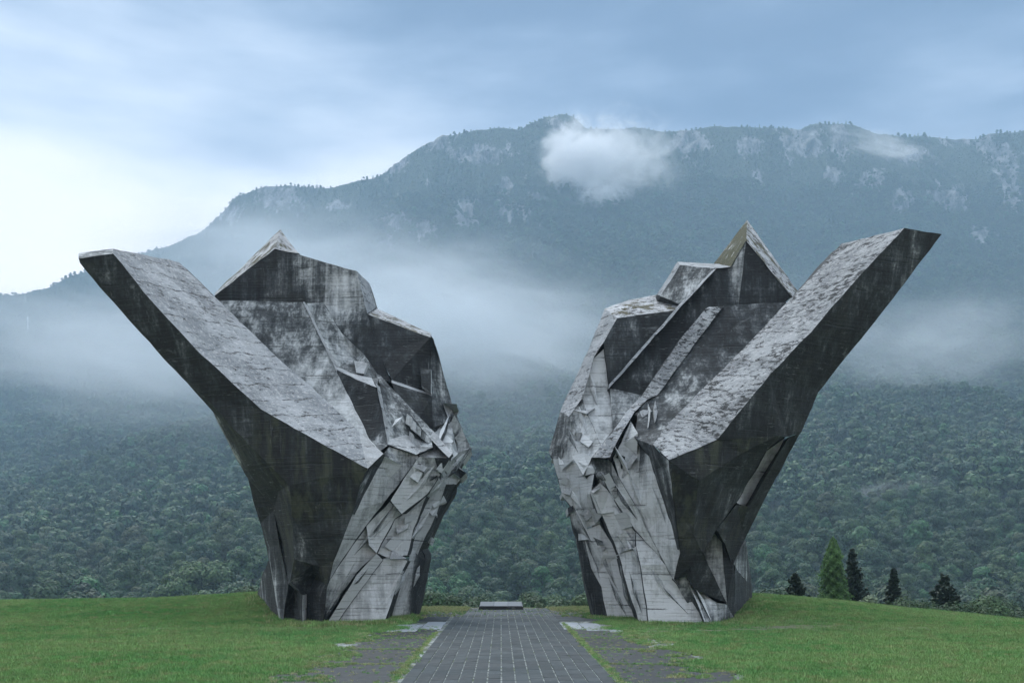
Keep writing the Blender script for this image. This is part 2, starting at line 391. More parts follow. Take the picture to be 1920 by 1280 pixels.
# ---- paving
def pave_mat(name, c1, c2, wet=0.58, sc=1.0):
    m, t, b = new_mat(name); v = coords(t)
    oi = N(t, 'ShaderNodeObjectInfo')
    ra = N(t, 'ShaderNodeAttribute', attribute_name='tone')
    n0 = noise_(t, v, 0.35 * sc, 5, 0.6, .3); n1 = noise_(t, coords(t, (1, .28, 1)), 7.0, 7, 0.75); n2 = noise_(t, v, 40.0, 3, 0.6)
    tone = math_(t, 'ADD', math_(t, 'MULTIPLY', n0, .75), math_(t, 'MULTIPLY', math_(t, 'ADD', oi.outputs['Random'], ra.outputs['Fac']), .28))
    col = mixc(t, thr(t, tone, .25, .75), c1, c2)
    sc_ = noise_(t, coords(t, (.5, 4.0, 1)), 2.2, 7, 0.7)
    col = mixc(t, math_(t, 'MULTIPLY', thr(t, sc_, .59, .66), .60), col, (.20, .23, .24))
    col = mixc(t, math_(t, 'MULTIPLY', thr(t, n1, .56, .70), .35), col, (.17, .19, .20))
    col = mixc(t, math_(t, 'MULTIPLY', thr(t, n2, .62, .72), .25), col, (.30, .32, .33))
    t.links.new(col, b.inputs['Base Color'])
    rg = math_(t, 'ADD', wet, math_(t, 'MULTIPLY', thr(t, n0, .35, .65), .30)); t.links.new(rg, b.inputs['Roughness'])
    bp = N(t, 'ShaderNodeBump', ins={'Strength': 0.5, 'Distance': 0.01}); t.links.new(n1, bp.inputs['Height']); t.links.new(bp.outputs[0], b.inputs['Normal'])
    return m
PAVE = pave_mat('wet_grey_paver', (.020, .027, .029), (.044, .057, .061))
APRON = pave_mat('dark_worn_slab', (.014, .017, .018), (.036, .043, .045), wet=.5)
PALE = pave_mat('pale_concrete_slab', (.26, .29, .32), (.40, .43, .47), wet=.35)
PLATE = pave_mat('weathered_stone_plate', (.13, .145, .16), (.21, .23, .25), wet=.6)
m_, t_, b_ = new_mat('joint_sand'); v_ = coords(t_)
c_ = mixc(t_, thr(t_, noise_(t_, v_, 3.0, 6, .7), .4, .6), (.05, .06, .055), (.34, .37, .36))
c_ = mixc(t_, thr(t_, noise_(t_, v_, 0.9, 5, .65), .54, .62), c_, (.07, .10, .04))
t_.links.new(c_, b_.inputs['Base Color']); JOINT = m_
PW0, PW1, Y0P, Y1P = -2.56, 2.93, 6.0, 61.3
def prect(x0, x1, y0, y1, z):              # sheared with the path's axis
    return [(x0 + PATHX(y0), y0, z), (x1 + PATHX(y0), y0, z), (x1 + PATHX(y1), y1, z), (x0 + PATHX(y1), y1, z)]
bed_v = prect(-6.3, 6.7, Y0P - 3, 61.6, -0.018)
bed = link('path', mesh_np('path', bed_v, [[0, 1, 2, 3]]), [JOINT]); tag(bed, kind='structure')
cw = 0.3535; ncol = 15
x_first = PW0 + 0.1
slabs = []
for c in range(ncol):
    y = Y0P + random.uniform(-.5, .5)
    while y < Y1P:
        L = random.choice((0.86, 0.92, 1.0, 1.12)); y1 = min(y + L, Y1P)
        slabs.append((x_first + c * cw, y, y1)); y = y1
def slab_vf(x0, y0, y1, w, z0, z1, g=0.014, tilt=0.0, gy=.003):
    g += random.uniform(0, .006)
    dz = [random.uniform(-.004, .004) + tilt for _ in range(4)]
    b4 = prect(x0 + g, x0 + w - g, y0 + gy, y1 - gy, z0); t4 = prect(x0 + g + .004, x0 + w - g - .004, y0 + gy, y1 - gy, z1)
    t4 = [(p[0], p[1], p[2] + d_) for p, d_ in zip(t4, dz)]
    return b4 + t4, [[4, 5, 6, 7], [0, 1, 5, 4], [1, 2, 6, 5], [2, 3, 7, 6], [3, 0, 4, 7]]
vis = sorted([s_ for s_ in slabs if s_[2] > 23.9], key=lambda s_: s_[1])
pick = set(map(id, vis[:300]))
AV, AF, AT = [], [], []
shared = []
for k in range(10):
    vv, ff = slab_vf(0, 0, 1.0, cw, -.05, 0.0)
    me = mesh_np('paving_slab', np.array(vv), ff); me.shade_flat(); me.materials.append(PAVE); shared.append(me)
for s_ in slabs:
    x0, y0, y1 = s_
    if id(s_) in pick:
        o = bpy.data.objects.new('paving_slab', random.choice(shared)); COL.objects.link(o); o.parent = bed
        o.location = (x0 + PATHX(y0), y0, random.uniform(-.002, .003)); o.scale = (1, y1 - y0, 1)
        o.rotation_euler = (0, 0, 0)
    else:
        vv, ff = slab_vf(x0, y0, y1, cw, -.05, 0.0); n_ = len(AV)
        AV += vv; AF += [[i + n_ for i in f] for f in ff]; AT += [random.random()] * 8
me = mesh_np('paving_slabs', np.array(AV), AF); me.shade_flat(); a_ = me.attributes.new('tone', 'FLOAT', 'POINT'); a_.data.foreach_set('value', AT)
o = link('paving_slabs', me, [PAVE], bed); o['kind'] = 'stuff'
# large slabs of the two side strips, edges broken and overgrown
def broken_slab(x0, x1, y0, y1, z, mat, jag_side, name='side_slab'):
    pts = []
    n = 7
    def ed(a, b, jag):
        for i in range(n):
            t = i / n; px_ = a[0] + (b[0] - a[0]) * t; py_ = a[1] + (b[1] - a[1]) * t
            pts.append((px_ + random.uniform(-jag, jag), py_ + random.uniform(-jag, jag) * 1.5))
    sx = .14 if jag_side else .03
    l_, r_ = ((.30, .03) if jag_side < 0 else (.03, .30)) if jag_side else (.03, .03)
    ed((x0, y0), (x1, y0), .05); ed((x1, y0), (x1, y1), r_); ed((x1, y1), (x0, y1), .05); ed((x0, y1), (x0, y0), l_)
    bm = bmesh.new()
    A = [bm.verts.new((x + PATHX(y), y, z + random.uniform(-.002, .002))) for x, y in pts]; B = [bm.verts.new((x + PATHX(y), y, z - .06)) for x, y in pts]
    bm.faces.new(A)
    for i in range(len(A)):
        j = (i + 1) % len(A); bm.faces.new((A[j], A[i], B[i], B[j]))
    bmesh.ops.triangulate(bm, faces=[f for f in bm.faces if len(f.verts) > 4])
    return link(name, bm_mesh(bm, name), [mat], bed)
yy = 9.7
while yy < 42:
    ye = yy + 4.7
    wl = 3.45 if yy < 27 else (3.0 if yy < 33 else 2.2); wr = 3.0 if yy < 33 else 2.0
    broken_slab(PW0 - .2 - wl, PW0 - .15, yy + .05, ye - .05, 0.004, APRON, -1)
    broken_slab(PW1 + .08, PW1 + .12 + wr, yy + .05, ye - .05, 0.004, APRON, 1)
    yy = ye
for x0, x1, y0, y1 in ((-4.75, -3.55, 41.2, 45.6), (-3.5, -2.6, 42.6, 47.6)):
    broken_slab(x0, x1, y0, y1, 0.012, PALE, 0, 'pale_slab')
for x0, x1, y0, y1 in ((2.75, 3.6, 42.6, 47.2), (3.65, 4.5, 41.8, 46.6), (4.55, 5.1, 41.0, 44.0)):
    broken_slab(x0, x1, y0, y1, 0.012, PALE, 0, 'pale_slab')
for k in range(7):                        # far side strips towards the terrace edge
    y0 = 46.5 + k * 2.05
    broken_slab(PW0 - .2 - max(.6, 3.3 - k * .1), PW0 - .12, y0 + 1.2 if k == 0 else y0 + .05, y0 + 2.0, 0.003, PAVE, -1)
    if k: broken_slab(PW1 - .08, PW1 + max(.6, 2.4 - k * .2), y0 + .05, y0 + 2.0, 0.003, PAVE, 1)
# memorial slab at the end of the path
bm = bmesh.new()
xs = (P(898, 1138, 59.5).x, P(981, 1138, 59.5).x)
vv = [(xs[0], 59.5, -.02), (xs[1], 59.5, -.02), (xs[1] - .05, 61.6, -.02), (xs[0] + .08, 61.6, -.02), (xs[0], 59.5, .17), (xs[1], 59.5, .17), (xs[1] - .05, 61.6, .345), (xs[0] + .08, 61.6, .345)]
vv = [bm.verts.new(p) for p in vv]
for f in ((4, 5, 6, 7), (0, 1, 5, 4), (1, 2, 6, 5), (2, 3, 7, 6), (3, 0, 4, 7)): bm.faces.new([vv[i] for i in f])
plq = tag(empty('stone_plaque', ((xs[0] + xs[1]) / 2, 60.5, 0)), 'low sloping pale stone slab at the far end of the paved path', 'plaque')
me = bm_mesh(bm, 'plinth'); me.transform(__import__('mathutils').Matrix.Translation(-plq.location)); link('plinth', me, [APRON], plq)
for i in range(3):                         # three stone plates on the slope
    a0 = xs[0] + .04 + i * (xs[1] - xs[0] - .1) / 3; a1 = a0 + (xs[1] - xs[0] - .1) / 3 - .02
    bm = bmesh.new(); c8 = [bm.verts.new((x - plq.location.x, y - 60.5, .17 + (y - 59.5) / 2.1 * .175 + dz)) for dz in (0.004, .05) for x, y in ((a0, 59.48), (a1, 59.48), (a1, 61.55), (a0, 61.55))]
    for f in ((4, 5, 6, 7), (0, 1, 5, 4), (1, 2, 6, 5), (2, 3, 7, 6), (3, 0, 4, 7)): bm.faces.new([c8[j] for j in f])
    link('stone_plate', bm_mesh(bm, 'stone_plate'), [PLATE], plq)

# ---- mountain: the valley side behind the terrace, from the forest foot to the ridge
RU = np.array([-1500, -700, -300, 0, 91, 125, 156, 269, 330, 375, 400, 440, 500, 560, 610, 650, 700, 735, 760, 800, 830, 900, 940, 975, 1005, 1030, 1052, 1075, 1088, 1100, 1180, 1240, 1300, 1350, 1440, 1500, 1520, 1545, 1575, 1605, 1640, 1720, 1790, 1830, 1850, 1900, 1960, 2100, 2400, 3300.])
RP = np.array([700, 640, 575, 553, 542, 523, 513, 476, 455, 436, 416, 366, 350, 352, 354, 346, 336, 315, 295, 272, 252, 242, 241, 244, 228, 220, 214, 220, 234, 242, 243, 246, 240, 236, 240, 243, 234, 231, 233, 240, 252, 254, 260, 260, 253, 249, 240, 262, 300, 380.])
YF, YR, ZF = 235.0, 2550.0, -31.0
def fbm(x, y, oct=5):
    r = np.zeros_like(x); a, f = 1.0, 1.0
    for o in range(oct):
        ph = (o * 1.7, o * 2.9)
        r += a * (np.sin(x * f * 1.31 + 1.7 * np.sin(y * f * .83 + ph[0]) + ph[1]) * np.cos(y * f * 1.17 + 1.3 * np.sin(x * f * .71 + ph[1]) + ph[0]))
        a *= .52; f *= 2.07
    return r
def hill_z(X, Y):
    u = CX + FPX * X / Y
    zr = EYE - (np.interp(u, RU, RP) - HY) * YR / FPX + 4 * fbm(X / 60, X * 0 + 1.0, 5)
    t = np.clip((Y - YF) / (YR - YF), 0, 1.25); tt = np.minimum(t, 1)
    prof = 0.66 * tt ** 1.42 + 0.34 * tt ** 5
    z = ZF + (zr - ZF) * prof
    env = np.clip(tt * 3, 0, 1) * np.clip((1 - tt) * 5, 0, 1)
    gul = fbm(X / 150 + .3 * np.sin(Y / 300), Y / 420, 5)
    z = z + env * (gul * 34 * (.3 + tt)) + np.clip((tt - .35) * 3, 0, 1) * np.clip((1 - tt) * 12, 0, 1) * fbm(X / 38, Y / 60, 4) * 16
    z = z - np.maximum(t - 1, 0) * 900
    return z
ROCK = [(1510, 268, 48, 30), (1575, 262, 26, 30), (1290, 268, 40, 22), (1640, 338, 30, 22), (1895, 345, 28, 48), (1850, 272, 22, 34), (1410, 275, 26, 18), (1420, 330, 12, 16), (1880, 290, 30, 24), (1700, 290, 40, 18), (1800, 260, 30, 20), (1780, 375, 40, 30), (1690, 375, 26, 20),
        (815, 265, 35, 26), (740, 300, 30, 26), (900, 290, 60, 20), (960, 395, 42, 18), (872, 400, 24, 42), (745, 420, 34, 26), (720, 450, 22, 22), (520, 372, 44, 22), (800, 430, 24, 20), (640, 385, 26, 10), (1048, 232, 22, 14), (1130, 300, 30, 20), (1090, 435, 12, 8), (950, 345, 14, 20), (1840, 440, 26, 16), (1560, 330, 20, 16), (430, 400, 20, 20), (1000, 370, 18, 10)]
def rock_mask(X, Y, Z):
    u = CX + FPX * X / Y; p = HY - (Z - EYE) * FPX / Y
    m = np.zeros_like(u)
    for a, b_, w, h in ROCK:
        m = np.maximum(m, np.exp(-((u - a) / w) ** 2 - ((p - b_) / h) ** 2))
    ns = fbm(X / 26, Z / 60 + Y / 90, 5)
    return m * 1.25 + ns * 0.26
us = np.linspace(-900, 2900, 640); ts = np.concatenate([np.linspace(0, 1, 430), np.linspace(1.003, 1.2, 12)])
TT, UU = np.meshgrid(YF + ts * (YR - YF), us, indexing='ij')
HX = (UU - CX) / FPX * TT; HZ = hill_z(HX, TT); RM_ = rock_mask(HX, TT, HZ)
HYj = TT - np.clip(RM_ - .45, 0, 1) * (fbm(HX / 14, HZ / 40, 4) * 16)      # cliffs bulge and split
idx = np.arange(TT.size).reshape(TT.shape)
q = np.stack([idx[:-1, :-1], idx[:-1, 1:], idx[1:, 1:], idx[1:, :-1]], -1).reshape(-1, 4)
mt_me = mesh_np('mountain', np.stack([HX, HYj, HZ], -1).reshape(-1, 3), q)
a_ = mt_me.attributes.new('rock', 'FLOAT', 'POINT'); a_.data.foreach_set('value', RM_.astype(np.float32).ravel())
m_, t_, b_ = new_mat('mountain_slope'); v_ = coords(t_)
at = N(t_, 'ShaderNodeAttribute', attribute_name='rock')
nr = noise_(t_, coords(t_, (1, .5, .33)), .045, 10, .78); nf = noise_(t_, v_, .09, 6, .7)
rk = mixc(t_, thr(t_, nr, .38, .66), (.040, .052, .052), (.40, .40, .40))
gr = mixc(t_, thr(t_, nf, .4, .6), (.020, .034, .016), (.050, .078, .034))
fr_ = thr(t_, math_(t_, 'ADD', at.outputs['Fac'], math_(t_, 'MULTIPLY', math_(t_, 'SUBTRACT', nr, .5), 2.8)), .40, .80)
t_.links.new(mixc(t_, fr_, gr, rk), b_.inputs['Base Color']); b_.inputs['Roughness'].default_value = .95
bp = N(t_, 'ShaderNodeBump', ins={'Strength': 1.0, 'Distance': 14.0}); t_.links.new(nr, bp.inputs['Height']); t_.links.new(bp.outputs[0], b_.inputs['Normal'])
mt_me.materials.append(m_); tag(link('mountain', mt_me), kind='structure')
# valley floor reaching the horizon on every side, under everything
vm, vt, vb_ = new_mat('valley_floor_grass'); vv_ = coords(vt)
vt.links.new(mixc(vt, noise_(vt, vv_, .02, 6), (.03, .05, .02), (.06, .09, .035)), vb_.inputs['Base Color'])
tag(link('terrain', mesh_np('terrain', [(-9000, -5000, -36.5), (9000, -5000, -36.5), (9000, 9000, -36.5), (-9000, 9000, -36.5)], [[0, 1, 2, 3]]), [vm]), kind='structure')

# ------------------------------------------------------------------ trees
def leaf_mat(name, cols, rnd=True, trans=0.25):
    m, t, b = new_mat(name)
    oi = N(t, 'ShaderNodeObjectInfo'); at = N(t, 'ShaderNodeAttribute', attribute_name='shade')
    r = ramp(t, [(i / (len(cols) - 1), c) for i, c in enumerate(cols)]); t.links.new(oi.outputs['Random'], r.inputs[0])
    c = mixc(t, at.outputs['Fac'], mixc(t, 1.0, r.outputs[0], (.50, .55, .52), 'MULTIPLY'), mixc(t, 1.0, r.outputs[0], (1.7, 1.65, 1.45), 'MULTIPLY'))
    t.links.new(c, b.inputs['Base Color']); b.inputs['Roughness'].default_value = .6
    tr = N(t, 'ShaderNodeBsdfTranslucent'); t.links.new(c, tr.inputs[0]); mx = N(t, 'ShaderNodeMixShader'); mx.inputs[0].default_value = trans
    t.links.new(b.outputs[0], mx.inputs[1]); t.links.new(tr.outputs[0], mx.inputs[2]); t.links.new(mx.outputs[0], t.nodes['Material Output'].inputs[0])
    return m
FOREST = [(.015, .044, .018), (.034, .082, .028), (.016, .054, .030), (.058, .108, .034), (.026, .072, .026), (.058, .078, .036), (.034, .122, .040), (.015, .040, .022), (.048, .104, .032)]
LEAF = leaf_mat('broadleaf_foliage', FOREST, trans=.10)
BARK, bt, bb_ = new_mat('bark'); bv = coords(bt, (1, 1, .2))
bt.links.new(mixc(bt, noise_(bt, bv, 6, 6), (.035, .028, .022), (.10, .085, .07)), bb_.inputs['Base Color'])
def quads(cen, nrm, size, asp=1.0, rot=None):
    n = len(cen); nrm = nrm / np.linalg.norm(nrm, axis=1, keepdims=True)
    r = rng.normal(size=(n, 3)); u = np.cross(nrm, r); u /= np.linalg.norm(u, axis=1, keepdims=True); w = np.cross(nrm, u)
    s = (size * rng.uniform(.6, 1.35, n))[:, None] if np.ndim(size) == 0 else size[:, None]
    v = np.stack([cen - u * s * asp - w * s * .3, cen + u * s * .1 - w * s, cen + u * s * asp + w * s * .25, cen - u * s * .15 + w * s], 1).reshape(-1, 3)
    return v, np.arange(4 * n).reshape(-1, 4)
def crown_np(n, rad, h, leaf, lobes=11, cone=0.0, z0=0.3):
    """leaf clumps on many overlapping lobes; returns verts, faces, shade"""
    L = []
    for i in range(lobes):
        f = rng.uniform(0.1, 1.0) if i else .95
        rr = rad * (1 - cone * f) * (np.sqrt(max(.05, 1 - (f * 1.5 - .62) ** 2)) if not cone else 1.0) * .62
        a = rng.uniform(0, 2 * math.pi); d_ = rr * rng.uniform(.35, 1.0) * (.4 if f > .9 else 1)
        L.append((d_ * math.cos(a), d_ * math.sin(a), z0 * h + f * h * (1 - z0) * .86, rad * rng.uniform(.30, .52) * (1 - .55 * cone * f), rng.uniform(-.25, .25)))
    L = np.array(L); k = rng.choice(len(L), n, p=L[:, 3] ** 2 / (L[:, 3] ** 2).sum())
    d_ = rng.normal(size=(n, 3)); d_ /= np.linalg.norm(d_, axis=1, keepdims=True); d_[:, 2] = np.where(d_[:, 2] < -.35, -d_[:, 2], d_[:, 2])
    rr = L[k, 3] * rng.uniform(.72, 1.12, n)
    # small sub-clumps
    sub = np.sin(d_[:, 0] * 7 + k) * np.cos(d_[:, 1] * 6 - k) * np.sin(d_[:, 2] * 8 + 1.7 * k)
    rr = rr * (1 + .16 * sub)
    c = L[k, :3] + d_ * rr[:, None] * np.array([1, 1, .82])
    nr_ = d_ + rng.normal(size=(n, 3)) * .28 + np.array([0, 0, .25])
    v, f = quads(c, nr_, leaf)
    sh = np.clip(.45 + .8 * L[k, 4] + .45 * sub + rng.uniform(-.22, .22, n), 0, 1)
    return v, f, np.repeat(sh, 4)
def trunk_np(h, r, lean=.3, sides=6, segs=5):
    V_, F_ = [], []
    for i in range(segs + 1):
        t = i / segs; rr = r * (1 - .75 * t)
        for s_ in range(sides):
            a = 2 * math.pi * s_ / sides; V_.append((rr * math.cos(a) + lean * t * t, rr * math.sin(a), h * t))
    for i in range(segs):
        for s_ in range(sides):
            j = (s_ + 1) % sides; F_.append([i * sides + s_, i * sides + j, (i + 1) * sides + j, (i + 1) * sides + s_])
    return np.array(V_), np.array(F_)
def tree_mesh(name, crown, trunk, mats):
    (v1, f1, sh), (v2, f2) = crown, trunk
    me = mesh_np(name, np.concatenate([v1, v2]), np.concatenate([f1, f2 + len(v1)]))
    a_ = me.attributes.new('shade', 'FLOAT', 'POINT'); a_.data.foreach_set('value', np.concatenate([sh, np.zeros(len(v2))]))
    me.polygons.foreach_set('material_index', np.concatenate([np.zeros(len(f1), int), np.ones(len(f2), int)]))
    for m in mats: me.materials.append(m)
    return me
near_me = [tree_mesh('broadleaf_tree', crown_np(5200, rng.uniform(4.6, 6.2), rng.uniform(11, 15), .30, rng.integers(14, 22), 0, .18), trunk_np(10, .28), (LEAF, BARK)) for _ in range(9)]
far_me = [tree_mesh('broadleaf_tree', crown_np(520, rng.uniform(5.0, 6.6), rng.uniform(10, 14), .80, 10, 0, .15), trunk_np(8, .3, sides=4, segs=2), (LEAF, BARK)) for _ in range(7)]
# conifer seen on the ridge
def fir_np(n, h, rad, leaf, nb=110, rise=-.25, top=1.0, base=.04, irr=.3):
    """needles along single branches of uneven length; rise > 0 lifts the branch tips"""
    tb = (np.arange(nb) + rng.uniform(0, 1, nb)) / nb; tb = tb ** .82
    ab = np.arange(nb) * 2.399 + rng.normal(size=nb) * .5
    lb = rad * (1.05 - tb) ** .85 * rng.uniform(1 - irr, 1 + irr, nb) + rad * .05
    k = rng.choice(nb, n, p=(lb / lb.sum())); f = rng.uniform(0.05, 1, n) ** .8
    r = lb[k] * f; w = rng.normal(size=n) * (.05 + .13 * (1 - f * .7)) * lb[k]
    z = h * (base + (1 - base) * tb[k] * top) + rise * r + .30 * lb[k] * f ** 3 + rng.normal(size=n) * .045 * rad
    a = ab[k]; c = np.stack([r * np.cos(a) - w * np.sin(a), r * np.sin(a) + w * np.cos(a), z], 1)
    nr_ = np.stack([np.cos(a) * .2, np.sin(a) * .2, np.ones(n)], 1) + rng.normal(size=(n, 3)) * .5
    v, fc = quads(c, nr_, leaf, 1.3)
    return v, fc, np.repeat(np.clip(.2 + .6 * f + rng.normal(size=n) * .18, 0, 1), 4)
def birch_np(n, h, rad, leaf):
    t = rng.uniform(0, 1, n) ** 1.25; a = rng.uniform(0, 2 * math.pi, n)
    prof = np.sqrt(np.clip(1 - t ** 2.6, 0, 1)) * (.88 + .12 * np.sin(t * 9)) * (1 - .25 * t)
    cl = np.sin(a * 3 + t * 21) * np.sin(t * 34 + a * 2) + .6 * np.sin(a * 7 - t * 50)
    r = rad * prof * (1 + .20 * cl + .10 * np.sin(t * 83 + a * 5)) * (1 + .20 * np.sin(a * 2 + t * 6)) * rng.uniform(.35, 1.12, n) ** .6
    z = h * (.02 + .98 * t) + rng.normal(size=n) * .05 - .25 * r
    c = np.stack([r * np.cos(a), r * np.sin(a), z], 1)
    nr_ = np.stack([np.cos(a), np.sin(a), np.full(n, .5)], 1) + rng.normal(size=(n, 3)) * .5
    v, f = quads(c, nr_, leaf, .8)
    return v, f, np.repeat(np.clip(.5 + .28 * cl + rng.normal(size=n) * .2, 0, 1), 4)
far_me.append(tree_mesh('fir_tree', fir_np(420, 15, 3.2, .6, 26), trunk_np(13, .25, 0, 4, 2), (LEAF, BARK)))

def in_view(x, y, z): 
    u = CX + FPX * x / y; p = HY - (z - EYE) * FPX / y
    return (u > -60) & (u < 1980) & (p > -50) & (p < 1200)
# positions on a jittered grid that widens with distance
pos = []
Yv = 262.0; row = 0
while Yv < YR + 12:
    sp = 12.5 - 0.8 * (Yv - 262) / (YR - 262)
    half = Yv * 0.70 + 60
    xs_ = np.arange(-half, half, sp) + (row % 2) * sp * .5
    pos.append(np.stack([xs_ + rng.uniform(-.36, .36, len(xs_)) * sp, np.full(len(xs_), Yv) + rng.uniform(-.36, .36, len(xs_)) * sp], 1))
    slope = 1.0 if Yv < 1900 else .8
    Yv += sp * .86 * slope; row += 1
pos = np.concatenate(pos)
pz = hill_z(pos[:, 0], pos[:, 1]); rkm = rock_mask(pos[:, 0], pos[:, 1], pz)
keep = (rkm < .62) | (rng.uniform(size=len(pos)) < .30)
pos, pz = pos[keep], pz[keep]
scl = (.80 + .80 * rng.uniform(0, 1, len(pos)) ** 1.6) * (1 + .15 * fbm(pos[:, 0] / 60, pos[:, 1] / 60, 2).clip(-1, 1))
scl = scl * np.where(pos[:, 1] > 2380, .36 + .2 * (np.sin(pos[:, 0] / 31) > 0), 1)
u_ = CX + FPX * pos[:, 0] / pos[:, 1]; p_ = HY - (pz + 9 * scl - EYE) * FPX / pos[:, 1]
# the 300 that show largest: nearest whose crowns clear the terrace edge
cand = np.where((u_ > 0) & (u_ < 1920) & (p_ < 1122) & (p_ > 500) & ~((u_ > 500) & (u_ < 780)) & ~((u_ > 1090) & (u_ < 1400)))[0]
cand = cand[np.argsort(pos[cand, 1])][:300]
used = np.zeros(len(pos), bool); used[cand] = True
def where_of(u):
    return 'left of the left wing' if u < 600 else ('between the two wings' if u < 1300 else 'right of the right wing')
order_c = cand[np.argsort(pos[cand, 1])]
for rank, i in enumerate(order_c):
    size = 'large round crown' if scl[i] > 1.05 else ('medium crown' if scl[i] > .88 else 'small crown')
    rowt = ('foremost forest row', 'second forest row', 'higher forest row')[0 if rank < 90 else (1 if rank < 190 else 2)]
    w_ = where_of(u_[i])
    o = bpy.data.objects.new('broadleaf_tree', near_me[rng.integers(len(near_me))]); COL.objects.link(o)
    o.location = (pos[i, 0], pos[i, 1], pz[i] - 1.0); o.rotation_euler = (0, 0, rng.uniform(0, 6.28)); s_ = scl[i]; o.scale = (s_, s_, s_ * rng.uniform(.85, 1.1))
    tag(o, 'dark broadleaf tree, %s, %s, %s' % (size, rowt, w_), 'tree', 'forest trees, %s, %s, %s' % (size, rowt, w_))

def lib(name, meshes):
    c = bpy.data.collections.new(name)
    for i, me in enumerate(meshes):
        o = bpy.data.objects.new(me.name + '_source', me); c.objects.link(o)
    return c
def scatter(name, pts, scale, coll, mat_for=None, rotz=None, tilt=None, pick=None):
    me = bpy.data.meshes.new(name); pts = np.asarray(pts, np.float32); me.vertices.add(len(pts)); me.vertices.foreach_set('co', pts.ravel())
    n = len(pts)
    a_ = me.attributes.new('scl', 'FLOAT_VECTOR', 'POINT'); s_ = np.asarray(scale, np.float32); s_ = np.repeat(s_[:, None], 3, 1) if s_.ndim == 1 else s_; a_.data.foreach_set('vector', s_.ravel())
    r = np.zeros((n, 3), np.float32); r[:, 2] = rng.uniform(0, 6.28, n) if rotz is None else rotz
    if tilt: r[:, 0] = rng.normal(size=n) * tilt; r[:, 1] = rng.normal(size=n) * tilt
    a_ = me.attributes.new('rt', 'FLOAT_VECTOR', 'POINT'); a_.data.foreach_set('vector', r.ravel())
    a_ = me.attributes.new('pk', 'INT', 'POINT'); a_.data.foreach_set('value', (rng.integers(0, len(coll.objects), n) if pick is None else pick).astype(np.int32))
    o = bpy.data.objects.new(name, me); COL.objects.link(o)
    g = bpy.data.node_groups.new(name, 'GeometryNodeTree'); g.interface.new_socket('Geometry', in_out='INPUT', socket_type='NodeSocketGeometry'); g.interface.new_socket('Geometry', in_out='OUTPUT', socket_type='NodeSocketGeometry')
    gi = g.nodes.new('NodeGroupInput'); go = g.nodes.new('NodeGroupOutput'); ip = g.nodes.new('GeometryNodeInstanceOnPoints'); ci = g.nodes.new('GeometryNodeCollectionInfo')
    ci.inputs['Collection'].default_value = coll; ci.inputs['Separate Children'].default_value = True; ci.inputs['Reset Children'].default_value = True
    def att(nm, ty):
        a = g.nodes.new('GeometryNodeInputNamedAttribute'); a.data_type = ty; a.inputs[0].default_value = nm; return a.outputs[0]
    L = g.links.new
    L(gi.outputs[0], ip.inputs['Points']); L(ci.outputs[0], ip.inputs['Instance']); ip.inputs['Pick Instance'].default_value = True
    L(att('pk', 'INT'), ip.inputs['Instance Index'])
    er = g.nodes.new('FunctionNodeEulerToRotation'); L(att('rt', 'FLOAT_VECTOR'), er.inputs[0]); L(er.outputs[0], ip.inputs['Rotation'])
    L(att('scl', 'FLOAT_VECTOR'), ip.inputs['Scale']); L(ip.outputs[0], go.inputs[0])
    md = o.modifiers.new('scatter', 'NODES'); md.node_group = g; o['kind'] = 'stuff'
    return o
rest = ~used
mid = rest & (pos[:, 1] < 620) & (u_ > -80) & (u_ < 2000)
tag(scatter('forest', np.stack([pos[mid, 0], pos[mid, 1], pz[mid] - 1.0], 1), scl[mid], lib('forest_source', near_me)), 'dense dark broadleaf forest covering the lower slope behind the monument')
far = rest & ~mid
ridge = (pos[:, 1] > 2420) & (rng.uniform(size=len(pos)) < .12)
pk = rng.integers(0, 7, len(pos)); pk = np.where(ridge | (rng.uniform(size=len(pos)) < .02), 7, pk)
# collection children sort by name; keep the pick index in step with that order
order = sorted(range(len(far_me)), key=lambda i: far_me[i].name)
inv = {i: k for k, i in enumerate(order)}
fl = lib('slope_forest_source', [far_me[i] for i in order])
tag(scatter('forest', np.stack([pos[far, 0], pos[far, 1], pz[far] - 1.0], 1), scl[far], fl, pick=np.array([inv[k] for k in pk[far]])), 'blue hazy forest covering the mountain up to its ridge')

# ------------------------------------------------------------------ left monument
LM = tag(empty('concrete_monument', (-9.5, 49, 0)), 'left wing of the split concrete monument, its long arm reaching up to the left', 'monument')
pl = plane3((213, 474, 44.2), (489, 767, 43.8), (335, 491, 50.5))
V = dict(a1=(147, 475, 44.9), a2=(212, 466, 45.6), a2b=(213, 475, 44.2), a1b=(148, 485, 44.3), a1c=(149, 493, 44.6), a3=(335, 491, 50.5),
 c1=(276, 556, 44.15), c2=(379, 666, 44.0), b3=(489, 767, 43.8), b4=(689, 878, 43.0), b5=(719, 850, 44.4), b6=(672, 807, 46.0), b7=(705, 862, 43.9),
 e1=(403, 557, 50.2), e2=(474, 626, 49.4), e3=(527, 676, 48.7), e4=(574, 716, 48.1), s1=(200, 553, 45.0), s2=(307, 672, 45.1), s3=(392, 762, 45.6),
 u1=(214, 562, 44.8), u2=(300, 655, 44.8), u3=(384, 744, 44.7))
